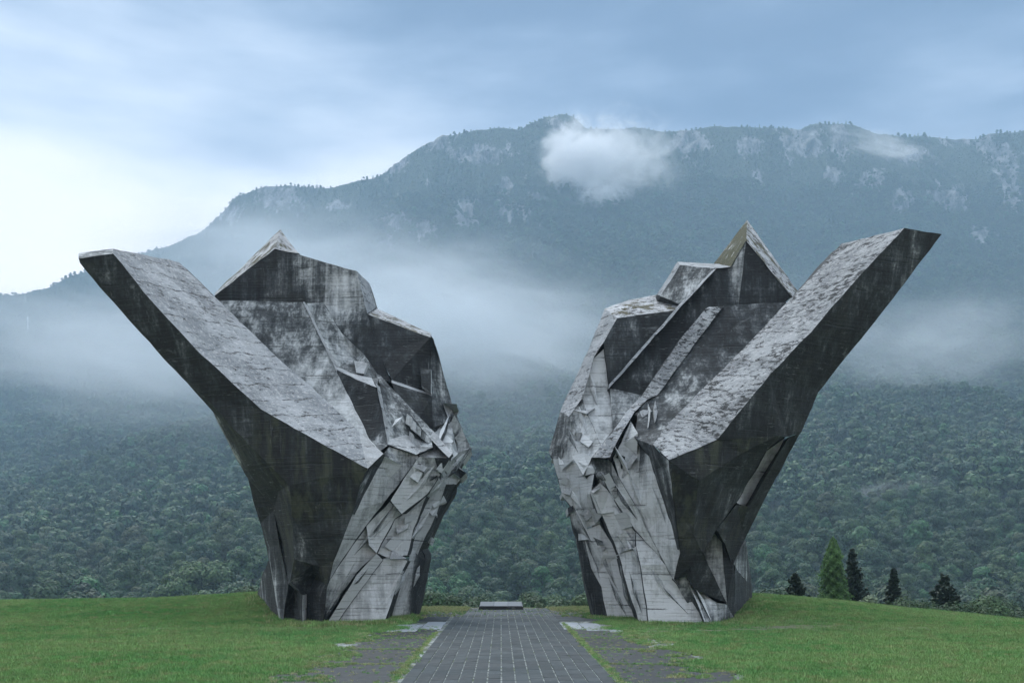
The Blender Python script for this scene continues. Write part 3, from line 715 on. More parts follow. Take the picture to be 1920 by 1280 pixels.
part(LM, 'slanted_arm', V, [
 ('M', ['a1', 'a2', 'a2b', 'a1b']),
 ('T', ['a2', 'a3', 'e1', 'c1', 'a2b']), ('T', ['e1', 'e2', 'c2', 'c1']), ('T', ['e2', 'e3', 'b3', 'c2']), ('T', ['e3', 'e4', 'b6', 'b4', 'b3']),
 ('W', ['b6', 'b5', 'b4']),
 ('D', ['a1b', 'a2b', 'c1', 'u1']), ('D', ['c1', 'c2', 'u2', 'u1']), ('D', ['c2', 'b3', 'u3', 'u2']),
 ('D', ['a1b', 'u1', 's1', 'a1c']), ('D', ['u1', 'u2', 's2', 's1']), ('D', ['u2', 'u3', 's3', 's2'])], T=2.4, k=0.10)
V = dict(b3=(489, 767, 43.82), b4=(689, 878, 43.02), u3=(384, 744, 44.72), s3=(392, 762, 45.65), s3b=(394, 764, 46.4),
 r2=(470, 837, 44.2), r3=(543, 909, 43.8), r4=(549, 991, 44.6), r5=(552, 1049, 45.0), r6=(543, 1090, 45.4), r7=(567, 1115, 45.3), r8=(568, 1185, 45.4),
 t1=(676, 908, 43.3), t2=(661, 960, 43.7), t3=(644, 1003, 44.0), t4=(625, 1052, 44.6), t5=(616, 1086, 44.9), t6=(612, 1095, 45.0), t7=(603, 1185, 45.3),
 m1=(585, 1060, 45.3), m2=(600, 1062, 45.0), s4=(437, 848, 47), s5=(466, 898, 47.6), s6=(475, 938, 48), s7=(488, 981, 48.6), s8=(500, 1027, 49), s9=(505, 1053, 49.2),
 g1=(408, 783, 45.8), g2=(457, 884, 46.9), h0=(522, 921, 45.0), h1=(515, 954, 46.9), h1b=(513, 957, 46.6), h2=(529, 1027, 46.6), h2b=(524, 1020, 46.3), h3=(541, 1093, 46.0), h4=(529, 1175, 46.6), h5=(525, 1170, 47.2),
 f1=(508, 1058, 48.2), f2=(511, 1048, 48.6), k1=(552, 1105, 46.6), k2=(545, 1180, 46.9), q1=(575, 1112, 46.2), q2=(574, 1185, 46.5), y1=(590, 1085, 46.3))
part(LM, 'trunk', V, [
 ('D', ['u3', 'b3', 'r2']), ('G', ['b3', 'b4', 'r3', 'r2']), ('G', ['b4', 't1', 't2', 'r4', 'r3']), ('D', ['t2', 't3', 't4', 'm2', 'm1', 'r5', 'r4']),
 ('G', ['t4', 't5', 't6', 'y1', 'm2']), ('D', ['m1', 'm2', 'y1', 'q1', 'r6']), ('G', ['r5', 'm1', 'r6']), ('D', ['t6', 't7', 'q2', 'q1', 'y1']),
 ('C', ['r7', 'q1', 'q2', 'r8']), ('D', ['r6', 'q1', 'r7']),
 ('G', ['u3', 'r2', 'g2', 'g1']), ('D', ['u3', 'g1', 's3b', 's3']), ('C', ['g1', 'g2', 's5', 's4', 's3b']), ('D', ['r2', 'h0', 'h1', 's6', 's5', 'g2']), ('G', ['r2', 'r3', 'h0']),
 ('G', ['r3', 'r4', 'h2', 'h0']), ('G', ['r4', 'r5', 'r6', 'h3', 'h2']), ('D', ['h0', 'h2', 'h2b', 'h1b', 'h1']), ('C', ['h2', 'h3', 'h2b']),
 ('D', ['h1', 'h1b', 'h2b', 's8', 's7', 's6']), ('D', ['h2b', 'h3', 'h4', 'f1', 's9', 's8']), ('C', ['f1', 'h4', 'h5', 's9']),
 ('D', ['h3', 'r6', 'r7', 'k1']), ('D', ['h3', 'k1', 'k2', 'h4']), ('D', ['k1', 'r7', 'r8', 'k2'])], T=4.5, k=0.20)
V = dict(a=(504, 1050, 49.4), b=(493, 1074, 53.5), c=(482, 1116, 57), d=(486, 1150, 57), e=(526, 1180, 47.4), f=(509, 1170, 51), g=(520, 1100, 47.6))
part(LM, 'rear_foot', V, [('D', ['a', 'g', 'e', 'f', 'b']), ('M', ['b', 'f', 'd', 'c'])], T=2.0, k=0.2)
# middle wall behind the arm
V = dict(a=(396, 563, 51.2), b=(568, 566, 50.9), c=(596, 625, 50.2), d=(629, 692, 49.2), e=(404, 560, 51.2), w1=(440, 612, 50.4), w2=(530, 690, 49.4), w3=(600, 752, 48.4), w4=(672, 812, 46.6), w5=(719, 852, 44.9),
 f=(632, 698, 49.1), g=(658, 751, 48.2), h=(693, 823, 46.5), i=(705, 728, 47.6), j=(722, 799, 46.5), k=(727, 835, 46.0), l=(712, 846, 45.2))
part(LM, 'inner_wall', V, [('M', ['a', 'b', 'c', 'w2', 'w1']), ('L', ['c', 'd', 'g', 'w3', 'w2']), ('C', ['g', 'h', 'w4', 'w3']), ('D', ['d', 'i', 'j', 'h', 'g']), ('M', ['j', 'k', 'l', 'h']), ('C', ['h', 'l', 'w5', 'w4'])], T=2.0, k=0.06)
V = dict(b=(568, 565, 50.8), b2=(574, 568, 51.9), c=(596, 625, 50.1), c2=(601, 625, 51.0), d=(628, 690, 49.1), d2=(634, 688, 50.2), e=(606, 568, 52.0), f=(640, 624, 51.5), g=(682, 664, 51.0), h=(711, 707, 50.3), i=(706, 726, 47.7), k=(696, 708, 49.8), m=(664, 668, 51.4), n=(660, 700, 49.9), l=(632, 697, 49.1))
part(LM, 'valley_panel', V, [('W', ['b', 'b2', 'c2', 'c']), ('W', ['c', 'c2', 'd2', 'd']), ('M', ['b2', 'e', 'f', 'c2']), ('L', ['c2', 'f', 'm', 'd2']), ('L', ['m', 'f', 'g', 'k']), ('M', ['m', 'k', 'n', 'd2']), ('W', ['d', 'd2', 'n', 'i', 'l']), ('W', ['n', 'k', 'i']), ('M', ['g', 'h', 'i', 'k'])], T=2.5, k=0.05)
block(LM, [(664, 676, 50.2), (690, 680, 50.0), (682, 700, 49.6), (668, 698, 49.7)], 'W', 1.2, name='carved_block')
# peak
V = dict(a=(398, 565, 53.2), b=(404, 554, 53.2), c=(515, 468, 53.0), d=(560, 478, 53.0), e=(668, 508, 52.8), f=(689, 588, 52.5), g=(714, 664, 51.8), h=(733, 716, 51.0), i=(711, 710, 51.2), j=(640, 626, 52.2), k=(585, 567, 53), v1=(525, 430, 58), v2=(403, 549, 57.8), v3=(558, 474, 57.5),
 x1=(671, 508, 53.0), x2=(692, 530, 55.5), x3=(705, 577, 55.2), x4=(692, 589, 53))
part(LM, 'peak_block', V, [('D', ['a', 'b', 'c', 'd', 'k']), ('L', ['d', 'e', 'f', 'j', 'k']), ('D', ['f', 'g', 'h', 'i', 'j']), ('T', ['e', 'x2', 'x3', 'f'])], T=2.0, k=0.03, side='M')
V2 = dict(b=(402, 554, 53.25), c=(515, 466, 53.05), d=(561, 476, 53.05), v1=(525, 430, 58.0), v2=(403, 549, 58.0), v3=(556, 470, 57.5), m=(519, 450, 55.5))
part(LM, 'peak_roof', V2, [('S', ['b', 'c', 'v1', 'v2']), ('S', ['c', 'd', 'v3', 'v1'])], T=1.0, k=0.02, side='M')
# shoulder
V = dict(a=(691, 590, 52.6), b=(808, 632, 52.0), c=(809, 738, 51.6), d=(734, 712, 50.9), e=(713, 664, 51.8), a2=(698, 574, 56), b2=(807, 624, 54.5), f=(810, 742, 51.0), g=(734, 717, 50.2), h=(811, 815, 50.6), i=(785, 786, 49.9), j=(743, 741, 49.9))
part(LM, 'shoulder_block', V, [('S', ['a', 'a2', 'b2', 'b']), ('D', ['a', 'b', 'c', 'd', 'e']), ('W', ['d', 'c', 'f', 'g']), ('D', ['g', 'f', 'h', 'i', 'j'])], T=3.5, k=0.10)
block(LM, [(788, 689, 51.2), (808, 692, 51.3), (808, 736, 50.7), (790, 722, 50.8)], 'D', 1.2)
V = dict(a=(808, 628, 51.9), b=(813, 636, 51.5), c=(827, 687, 52.0), d=(848, 757, 52.4), e=(852, 790, 52.2), f=(812, 818, 50.5), g=(808, 700, 51.6), h=(830, 790, 51.6))
part(LM, 'side_panel', V, [('M', ['a', 'b', 'c', 'g']), ('M', ['g', 'c', 'd', 'h', 'f']), ('C', ['h', 'd', 'e']), ('C', ['f', 'h', 'e'])], T=2.5, k=0.25)
# ridge beam
V = dict(a=(703, 700, 50.2), b=(713, 704, 50.2), c=(745, 738, 49.6), d=(787, 782, 49.0), e=(812, 808, 48.6), f=(848, 849, 47.6), g=(841, 858, 47.2), h=(806, 822, 48.0), i=(780, 790, 48.7), j=(738, 744, 49.2), l=(708, 714, 49.8))
part(LM, 'ridge_beam', V, [('M', ['a', 'b', 'c', 'j', 'l']), ('M', ['c', 'd', 'i', 'j']), ('L', ['d', 'e', 'h', 'i']), ('W', ['e', 'f', 'g', 'h'])], T=1.8, k=0.03)
V = dict(a=(705, 719, 47.4), b=(713, 712, 48.8), c=(738, 744, 48.9), d=(766, 772, 48.6), e=(768, 800, 48.0), f=(762, 815, 47.6), g=(730, 796, 47.2), h=(717, 772, 46.9), i=(727, 833, 45.9), j=(780, 852, 46.2), k=(811, 838, 47.2), l=(808, 822, 48.1), s=(732, 818, 46.1), p=(790, 800, 48.6), q=(790, 826, 48.0), z=(712, 724, 48.2), z2=(723, 778, 47.3), z3=(731, 822, 46.6))
part(LM, 'upper_niche', V, [('W', ['a', 'z', 'z2', 'h']), ('W', ['h', 'z2', 'z3', 'i']), ('M', ['z', 'b', 'c', 'd', 'e', 'z2']), ('L', ['z2', 'e', 'f', 'z3']), ('W', ['z3', 'f', 'j', 'i']), ('W', ['f', 'q', 'j']), ('D', ['d', 'p', 'q', 'f', 'e']), ('D', ['p', 'l', 'q']), ('M', ['q', 'l', 'k', 'j'])], T=2.0, k=0.05)
for (x, y, w, h_, Y, mk) in ((763, 775, 9, 26, 47.6, 'C'), (772, 786, 7, 24, 47.5, 'K'), (782, 797, 6, 20, 47.6, 'C'), (790, 806, 6, 18, 47.6, 'M'), (798, 814, 6, 16, 47.5, 'C'), (768, 808, 6, 34, 47.1, 'W'), (779, 826, 9, 16, 46.9, 'W')):
    block(LM, [(x, y, Y + .2), (x + w, y + w * .8, Y), (x + w * 1.1, y + h_, Y), (x - w * .35, y + h_ * .7, Y + .2)], mk, 1.0)
# thin facets beside the trunk, big clean base wall
V = dict(a=(690, 878, 43.1), b=(719, 850, 44.5), c=(714, 864, 45.2), d=(661, 964, 44.4), e=(676, 909, 43.5), f=(655, 985, 44.3), g=(700, 872, 43.9))
part(LM, 'edge_strip', V, [('K', ['a', 'b', 'g']), ('C', ['g', 'b', 'c']), ('M', ['a', 'g', 'd', 'e']), ('D', ['g', 'c', 'd'])], T=1.6, k=0.02)
V = dict(a=(717, 853, 45.0), a2=(730, 838, 46.0), b=(783, 853, 46.6), b2=(786, 857, 46.6), c=(756, 895, 46.4), d=(724, 937, 46.1), e=(686, 985, 45.9), f=(650, 1036, 45.7), g=(618, 1085, 45.4), h=(625, 1052, 45.0), i=(644, 1003, 44.8), j=(661, 960, 44.7), m1=(728, 900, 46.1), n1=(716, 866, 45.4), n2=(755, 872, 46.4))
part(LM, 'upper_base_wall', V, [('M', ['a', 'a2', 'b', 'n2']), ('M', ['n2', 'b', 'b2', 'c', 'm1']), ('C', ['a', 'n2', 'm1', 'n1']), ('C', ['n1', 'm1', 'c', 'd', 'j']), ('C', ['j', 'd', 'e', 'i']), ('C', ['i', 'e', 'f', 'g', 'h'])], T=2.2, k=0.03)
V = dict(a=(787, 855, 46.2), a2=(815, 858, 46.3), b=(841, 858, 46.6), b2=(846, 854, 46.8), c=(825, 890, 46.8), d=(801, 926, 46.9), e=(753, 963, 46.4), f=(732, 938, 45.8), g=(757, 897, 46.1))
part(LM, 'carved_rib', V, [('L', ['a', 'a2', 'c', 'd', 'g']), ('D', ['a2', 'b', 'b2', 'c']), ('K', ['g', 'd', 'e', 'f'])], T=1.6, k=0.10)
V = dict(f=(731, 940, 46.3), e=(752, 964, 46.8), e2=(740, 972, 46.9), g=(706, 1036, 46.5), h=(691, 1022, 46.1), i=(687, 986, 46.1))
part(LM, 'carved_rib', V, [('C', ['f', 'e', 'e2', 'i']), ('C', ['i', 'e2', 'g', 'h'])], T=1.6, k=0.05)
V = dict(i=(686, 987, 46.3), h=(691, 1023, 46.6), g=(706, 1037, 46.8), a=(670, 1071, 46.4), b=(640, 1113, 46.2), c=(602, 1180, 45.8), d=(607, 1120, 45.5), e=(618, 1086, 45.5), j=(649, 1038, 45.9))
part(LM, 'lower_base_wall', V, [('C', ['i', 'h', 'j']), ('C', ['j', 'h', 'a', 'b', 'e']), ('C', ['h', 'g', 'a']), ('M', ['e', 'b', 'c', 'd'])], T=2.2, k=0.03)
V = dict(a=(706, 1037, 46.3), b=(717, 1049, 46.8), c=(676, 1105, 46.5), d=(618, 1185, 46.0), e=(603, 1185, 45.6), f=(668, 1078, 45.9))
part(LM, 'carved_rib', V, [('K', ['a', 'b', 'c', 'f']), ('K', ['f', 'c', 'd', 'e'])], T=1.2, k=0.02)
V = dict(a=(717, 1047, 47.0), b=(730, 1044, 47.1), c=(764, 1051, 47.6), d=(750, 1080, 47.5), e=(716, 1180, 46.7), f=(617, 1185, 46.2), g=(676, 1106, 46.7))
part(LM, 'base_wall', V, [('C', ['a', 'b', 'c', 'd', 'g']), ('C', ['g', 'd', 'e', 'f'])], T=3.0, k=0.05)
# face between the upper rib and the gap
V = dict(a=(754, 962, 47.2), b=(801, 926, 47.6), c=(793, 945, 48.0), d=(776, 990, 48.0), e=(764, 1040, 48.0), f=(730, 1046, 47.2), g=(707, 1036, 46.9), h=(741, 972, 47.2))
part(LM, 'recessed_wall', V, [('C', ['a', 'b', 'c', 'h']), ('C', ['h', 'c', 'd', 'g']), ('C', ['g', 'd', 'e', 'f'])], T=2.2, k=0.05)
# right-hand side wall beyond the gap
V = dict(a=(848, 853, 49.5), b=(884, 839, 52.6), c=(862, 876, 52.0), d=(872, 886, 52.0), e=(856, 908, 51.8), f=(858, 918, 52.0), g=(831, 956, 51.8), h=(807, 1003, 51.7), i=(791, 1030, 51.7), j=(797, 1040, 51.8), k=(798, 1052, 51.8), l=(779, 1126, 52.0), m=(766, 1170, 52.0), n=(719, 1175, 49.0), o=(767, 1048, 49.3), p=(769, 1022, 49.3), q=(777, 990, 49.2), r=(794, 937, 49.2), s=(826, 892, 49.0), t=(820, 960, 50.6), u=(800, 1000, 50.4), w=(783, 1040, 50.6), x=(772, 1105, 50.5), y=(762, 1172, 50.6), z=(836, 907, 50.2))
part(LM, 'side_wall', V, [('C', ['s', 'a', 'b', 'c', 'z']), ('C', ['z', 'c', 'd', 'e']), ('C', ['r', 's', 'z', 't']), ('D', ['t', 'z', 'e', 'f', 'g']), ('C', ['q', 'r', 't', 'u']), ('D', ['u', 't', 'g', 'h']), ('C', ['p', 'q', 'u', 'w']), ('D', ['w', 'u', 'h', 'i', 'j', 'k']), ('C', ['o', 'p', 'w', 'x']), ('D', ['x', 'w', 'k', 'l']), ('C', ['o', 'x', 'y', 'n']), ('D', ['x', 'l', 'm', 'y'])], T=2.5, k=0.22)
V = dict(a=(811, 812, 50.2), b=(848, 790, 51.6), c=(853, 774, 51.9), d=(871, 815, 52.2), e=(884, 840, 52.5), f=(862, 876, 52.0), g=(848, 853, 49.0))
part(LM, 'side_panel', V, [('C', ['a', 'b', 'g']), ('M', ['b', 'c', 'd', 'f']), ('C', ['b', 'f', 'g']), ('C', ['d', 'e', 'f'])], T=2.5, k=0.2)
BL = [
 ([(830, 755, 50.4), (856, 757, 50.2), (847, 768, 50.2), (842, 790, 50.8)], 'W', .9),
 ([(815, 760, 51), (840, 766, 50.4), (840, 791, 50.6), (814, 800, 51)], 'M', .8),
 ([(852, 778, 50.6), (864, 800, 50.6), (852, 812, 50.4), (841, 802, 50.6)], 'C', .9),
 ([(866, 806, 50.8), (874, 822, 50.9), (860, 834, 50.6), (853, 820, 50.6)], 'C', .9),
 ([(838, 815, 50.0), (850, 826, 50.0), (840, 842, 49.6), (828, 830, 49.7)], 'K', .9),
 ([(862, 838, 50.6), (882, 842, 51.2), (868, 862, 51.2), (854, 850, 50.8)], 'C', .8),
 ([(845, 838, 47.6), (859, 850, 47.9), (842, 866, 47.2), (833, 858, 47.2)], 'K', .8),
 ([(858, 876, 50.6), (874, 886, 51.1), (864, 896, 51.0), (850, 886, 50.4)], 'D', .8),
 ([(785, 867, 45.4), (802, 876, 45.4), (795, 884, 45.2), (778, 876, 45.2)], 'W', .7),
 ([(778, 885, 45.3), (792, 885, 45.5), (784, 904, 45.5), (768, 893, 45.2)], 'K', .8),
 ([(826, 868, 46.0), (842, 862, 46.2), (828, 886, 46.0), (817, 880, 46.0)], 'K', .8),
 ([(800, 905, 46.4), (820, 890, 46.4), (822, 898, 46.4), (806, 922, 46.4)], 'D', .8),
 ([(737, 1005, 46.3), (757, 1010, 46.8), (736, 1033, 46.6), (722, 1024, 46.1)], 'K', .8),
 ([(736, 1030, 46.3), (762, 1047, 47.0), (730, 1047, 46.5)], 'W', .8),
 ([(760, 968, 46.7), (784, 962, 47.2), (776, 974, 47.0), (758, 982, 46.7)], 'K', .8),
 ([(742, 985, 46.7), (768, 975, 47.2), (764, 990, 47.0), (745, 1000, 46.6)], 'C', .8),
 ([(808, 940, 48.8), (832, 928, 49.4), (836, 938, 49.4), (814, 952, 48.9)], 'C', .8),
 ([(804, 958, 49.0), (820, 953, 49.2), (818, 966, 49.2), (810, 966, 49.0)], 'K', .6),
 ([(773, 985, 48.4), (782, 988, 48.5), (776, 1000, 48.4), (770, 996, 48.4)], 'W', .5),
 ([(806, 1008, 50.2), (810, 1006, 50.6), (806, 1018, 50.4), (800, 1014, 50.2)], 'M', .6),
 ([(834, 868, 47.6), (850, 872, 48.6), (838, 892, 48.6), (828, 886, 47.8)], 'C', .8),
]
LBLOCKS = BL

V = dict(a=(690, 860, 48), b=(760, 790, 50), c=(845, 830, 51.5), d=(800, 930, 49.6), e=(740, 960, 48.5), f=(700, 1050, 48.3), g=(640, 1040, 48), h=(785, 1040, 51), i=(705, 705, 51.4), j=(800, 700, 53.6), k=(640, 700, 51.4))
part(LM, 'core', V, [('C', ['a', 'b', 'c', 'd', 'e']), ('C', ['a', 'e', 'f', 'g']), ('C', ['e', 'd', 'h', 'f']), ('D', ['i', 'j', 'c', 'b']), ('M', ['k', 'i', 'b', 'a'])], T=1.5, k=0.05)

# ------------------------------------------------------------------ right monument
RM = tag(empty('concrete_monument', (8.5, 50, 0)), 'right wing of the split concrete monument, its arm reaching up to the right', 'monument')
V = dict(a=(1578, 457, 49.5), a2=(1580, 460, 49.6), b=(1696, 428, 45.6), b0=(1690, 430, 45.5), c=(1766, 439, 46.2), d=(1674, 560, 46.2), e=(1630, 616, 46.3), f=(1571, 688, 46.4), g=(1502, 810, 46.4), g0=(1478, 818, 46.0),
 r1=(1611, 518, 45.2), r2=(1520, 622, 44.8), r3=(1442, 704, 44.4), r4=(1380, 780, 44.0), r5=(1344, 825, 43.8), r6=(1254, 862, 43.0), l6=(1224, 833, 44.6), l5=(1257, 790, 45.8), l4=(1320, 726, 46.8), l3=(1386, 661, 48.0), l2=(1496, 546, 49.2), l1=(1540, 500, 49.4), h=(1455, 817, 45.2), f2=(1535, 735, 46.4))
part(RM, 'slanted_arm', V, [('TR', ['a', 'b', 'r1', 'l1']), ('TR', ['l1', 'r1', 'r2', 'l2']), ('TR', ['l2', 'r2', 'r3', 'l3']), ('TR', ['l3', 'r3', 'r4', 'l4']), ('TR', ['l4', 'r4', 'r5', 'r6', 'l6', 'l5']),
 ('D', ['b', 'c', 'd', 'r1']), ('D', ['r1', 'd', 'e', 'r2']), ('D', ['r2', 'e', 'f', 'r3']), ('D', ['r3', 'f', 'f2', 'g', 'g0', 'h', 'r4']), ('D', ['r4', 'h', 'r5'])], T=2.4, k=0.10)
V = dict(r5=(1344, 826, 43.85), r6=(1254, 863, 43.05), h=(1458, 816, 45.2), h2=(1470, 819, 46), p=(1438, 843, 45.6), q=(1393, 921, 46.2), q2=(1381, 940, 46.2), s=(1344, 992, 45.6), t=(1317, 1036, 45.1), t2=(1276, 1036, 44.9), u=(1264, 945, 44.0), v=(1258, 900, 43.5), m=(1350, 900, 44.6), n=(1318, 960, 44.7), m0=(1390, 850, 44.6), k1=(1300, 1000, 44.6), w=(1310, 900, 43.4),
 x1=(1363, 1130, 46.9), x2=(1301, 1103, 45.7), x3=(1287, 1079, 45.6), x4=(1264, 1086, 45.5), x5=(1295, 1060, 45.2))
part(RM, 'trunk', V, [('G', ['r6', 'r5', 'w', 'v']), ('G', ['r5', 'h', 'm0', 'w']), ('D', ['h', 'h2', 'p', 'm0']), ('G', ['v', 'w', 'k1', 'u']), ('D', ['w', 'm0', 'm']), ('D', ['w', 'm', 'n', 'k1']), ('D', ['m0', 'p', 'q', 'q2', 's', 'n', 'm']), ('G', ['n', 's', 't', 'k1']), ('G', ['k1', 't', 't2', 'u']),
 ('D', ['t2', 't', 'x5']), ('D', ['t', 'x1', 'x2', 'x5']), ('D', ['t2', 'x5', 'x3', 'x4']), ('D', ['x5', 'x2', 'x3'])], T=3.2, k=0.16)
V = dict(a=(1479, 818, 46.5), a2=(1470, 822, 46.6), b=(1438, 845, 46.8), c=(1393, 922, 47.4), d=(1400, 955, 48.0), e=(1381, 942, 46.8), f=(1440, 882, 47.6), g=(1400, 948, 47.2))
part(RM, 'rear_panel', V, [('C', ['a2', 'f', 'd', 'c', 'b']), ('K', ['c', 'd', 'e']), ], T=2.0, k=0.1)
V = dict(a=(1502, 809, 46.5), b=(1479, 819, 46.3), c=(1440, 886, 46.6), d=(1403, 950, 46.9), e=(1390, 990, 47.4), f=(1373, 1060, 47.6), g=(1401, 1002, 48.0), h=(1432, 940, 47.6), i=(1479, 850, 47.0), j=(1344, 993, 46.0), k=(1382, 943, 46.5), l=(1360, 1020, 46.6))
part(RM, 'rear_rib', V, [('D', ['a', 'b', 'c', 'i']), ('D', ['c', 'd', 'h', 'i']), ('D', ['d', 'e', 'f', 'g', 'h'])], T=2.0, k=0.15)
part(RM, 'underside_facet', V, [('G', ['k', 'd', 'e', 'l', 'j']), ('D', ['l', 'e', 'f'])], T=1.5, k=0.1)
V = dict(a=(1340, 990, 47.4), b=(1352, 1000, 47.2), c=(1376, 1052, 47.5), d=(1377, 1160, 48.6), e=(1341, 1185, 46.2), f=(1329, 1187, 45.7), g=(1287, 1078, 45.9), h=(1302, 1098, 46.4), i=(1318, 1034, 47.4), j=(1363, 1132, 47.5), k=(1345, 1060, 47.0), l=(1318, 1185, 46.4), m=(1265, 1086, 46.0), n=(1345, 1130, 46.6))
part(RM, 'rear_wall', V, [('L', ['a', 'b', 'j', 'i']), ('D', ['b', 'c', 'd', 'j'])], T=2.5, k=0.1)
part(RM, 'foot_pillar', V, [('L', ['h', 'n', 'e', 'f']), ('K', ['g', 'h', 'f']), ('M', ['n', 'j', 'd', 'e']), ('M', ['m', 'g', 'f', 'l'])], T=2.0, k=0.1)
V = dict(a=(1375, 1058, 50.5), b=(1398, 1012, 54), c=(1411, 1100, 57.5), c2=(1410, 1135, 57.5), d=(1376, 1175, 50), e=(1403, 1092, 55.5), f=(1378, 1062, 50.4))
part(RM, 'rear_foot', V, [('W', ['a', 'e', 'f']), ('D', ['f', 'e', 'c', 'c2', 'd']), ('M', ['a', 'b', 'c', 'e'])], T=2.0, k=0.2)
# walls behind the arm
V = dict(a=(1356, 573, 51.2), b=(1478, 566, 51.2), c=(1386, 664, 49.6), d=(1320, 728, 48.4), e=(1257, 792, 47.2), f=(1224, 836, 45.8), g=(1221, 860, 46.2), h=(1232, 742, 49.0), i=(1300, 640, 50.4), j=(1198, 760, 48.6), k=(1190, 820, 47.0))
part(RM, 'inner_wall', V, [('D', ['a', 'b', 'c', 'i']), ('H', ['i', 'c', 'd', 'h']), ('H', ['h', 'd', 'e', 'f', 'g', 'k', 'j'])], T=2.0, k=0.05)
for pts, mk in (([(1316, 672, 49.9), (1318, 690, 49.7), (1305, 728, 49.2), (1303, 700, 49.4)], 'K'), ([(1290, 722, 49.3), (1293, 735, 49.2), (1268, 776, 48.4), (1272, 752, 48.8)], 'K')):
    block(RM, pts, mk, .7)
V = dict(a=(1323, 579, 51.0), a1=(1330, 575, 51.2), b=(1357, 573, 51.0), c=(1300, 648, 50.1), d=(1232, 741, 48.8), e=(1204, 741, 48.8), f=(1279, 631, 50.4), g=(1189, 772, 48.2), h=(1160, 822, 47.2), i=(1144, 856, 46.6), j=(1135, 858, 46.6), k=(1110, 857, 47.0), l=(1137, 822, 47.6), m=(1186, 758, 48.7), n=(1214, 748, 48.6))
part(RM, 'slab_rib', V, [('TR', ['a', 'a1', 'b', 'c', 'f']), ('TR', ['f', 'c', 'd', 'n', 'e']), ('T', ['e', 'n', 'g', 'm']), ('T', ['m', 'g', 'h', 'l']), ('T', ['l', 'h', 'i', 'j', 'k'])], T=2.6, k=0.03)
V = dict(a=(1340, 502, 53.2), b=(1372, 500, 53.2), c=(1399, 453, 53.0), d=(1486, 555, 52.8), e=(1470, 568, 52.8), f=(1340, 577, 52.8), g=(1280, 572, 53), h=(1276, 632, 52.6), i=(1204, 741, 51.6), j=(1143, 728, 51.8), k=(1165, 790, 50.4), l=(1150, 808, 50.2), m=(1140, 729, 51.8), n=(1385, 571, 52.8), o=(1372, 571, 52.8), p=(1328, 580, 52.6))
part(RM, 'peak_block', V, [('D', ['a', 'b', 'o', 'p', 'g']), ('L', ['b', 'c', 'n', 'o']), ('D', ['c', 'd', 'e', 'n']), ('D', ['g', 'p', 'h', 'i', 'j']), ('L', ['j', 'i', 'k', 'l'])], T=2.2, k=0.02, side='M')
V = dict(c=(1399, 451, 52.95), b=(1370, 501, 53.15), v0=(1401, 412, 58.0), v1=(1339, 493, 58), d=(1485, 556, 52.75), v2=(1496, 545, 56.5))
part(RM, 'peak_roof', V, [('E', ['b', 'c', 'v0', 'v1']), ('S', ['c', 'd', 'v2', 'v0'])], T=1.0, k=0.02, side='M')
V = dict(a=(1270, 491, 56.5), a2=(1276, 497, 54.3), b=(1371, 500, 53.1), b1=(1340, 494, 56), c=(1340, 503, 53.05), d=(1278, 571, 52.9), e=(1238, 554, 54.2), f=(1232, 552, 55.5), g=(1142, 727, 51.6), h=(1146, 724, 51.9), i=(1274, 574, 52.8), j=(1255, 562, 53.5))
part(RM, 'second_block', V, [('W', ['a', 'b1', 'b', 'c', 'a2']), ('M', ['a2', 'c', 'd', 'e']), ('T', ['a', 'a2', 'e', 'f'])], T=2.0, k=0.04)
V = dict(c=(1337, 505, 52.7), c1=(1343, 503, 52.5), d=(1277, 575, 52.4), d0=(1271, 574, 52.6), g=(1141, 729, 51.4), g0=(1142, 721, 51.6))
part(RM, 'ridge_beam', V, [('T', ['c', 'c1', 'd', 'd0']), ('T', ['d0', 'd', 'g', 'g0'])], T=1.0, k=0.0)
V = dict(a=(1134, 578, 54.5), a1=(1180, 562, 57), b=(1232, 552, 57), c=(1275, 572, 53.6), d=(1270, 581, 52.9), e=(1157, 596, 52.7), f=(1132, 641, 52.4), g=(1143, 729, 51.9), h=(1114, 670, 52.2), i=(1092, 745, 51.4), j=(1067, 781, 51.2), k=(1107, 647, 53.6), l=(1050, 771, 52.8), m=(1042, 800, 52.6), n=(1140, 700, 52.0))
part(RM, 'shoulder_block', V, [('S', ['a', 'a1', 'b', 'c', 'd', 'e']), ('T', ['a', 'e', 'f', 'h', 'k']), ('T', ['k', 'h', 'i', 'j', 'l']), ('D', ['e', 'd', 'g', 'n', 'f'])], T=3.0, k=0.10)
V = dict(a=(1132, 654, 52.6), b=(1141, 729, 52.2), c=(1151, 808, 50.6), d=(1132, 840, 49.6), e=(1128, 850, 49.4), f=(1100, 770, 51.4), g=(1091, 747, 51.9), h=(1113, 672, 52.5), i=(1127, 835, 49.6))
part(RM, 'inner_panel', V, [('C', ['a', 'b', 'f', 'g', 'h']), ('C', ['b', 'c', 'i', 'f']), ('C', ['c', 'd', 'e', 'i'])], T=2.0, k=0.05)
part(RM, 'wall_panel', dict(a=(1142, 728, 52.2), b=(1166, 735, 52), c=(1205, 742, 51.8), d=(1180, 790, 50.6), e=(1151, 810, 50.4)), [('M', ['a', 'b', 'c', 'd', 'e'])], T=1.5, k=0.0)
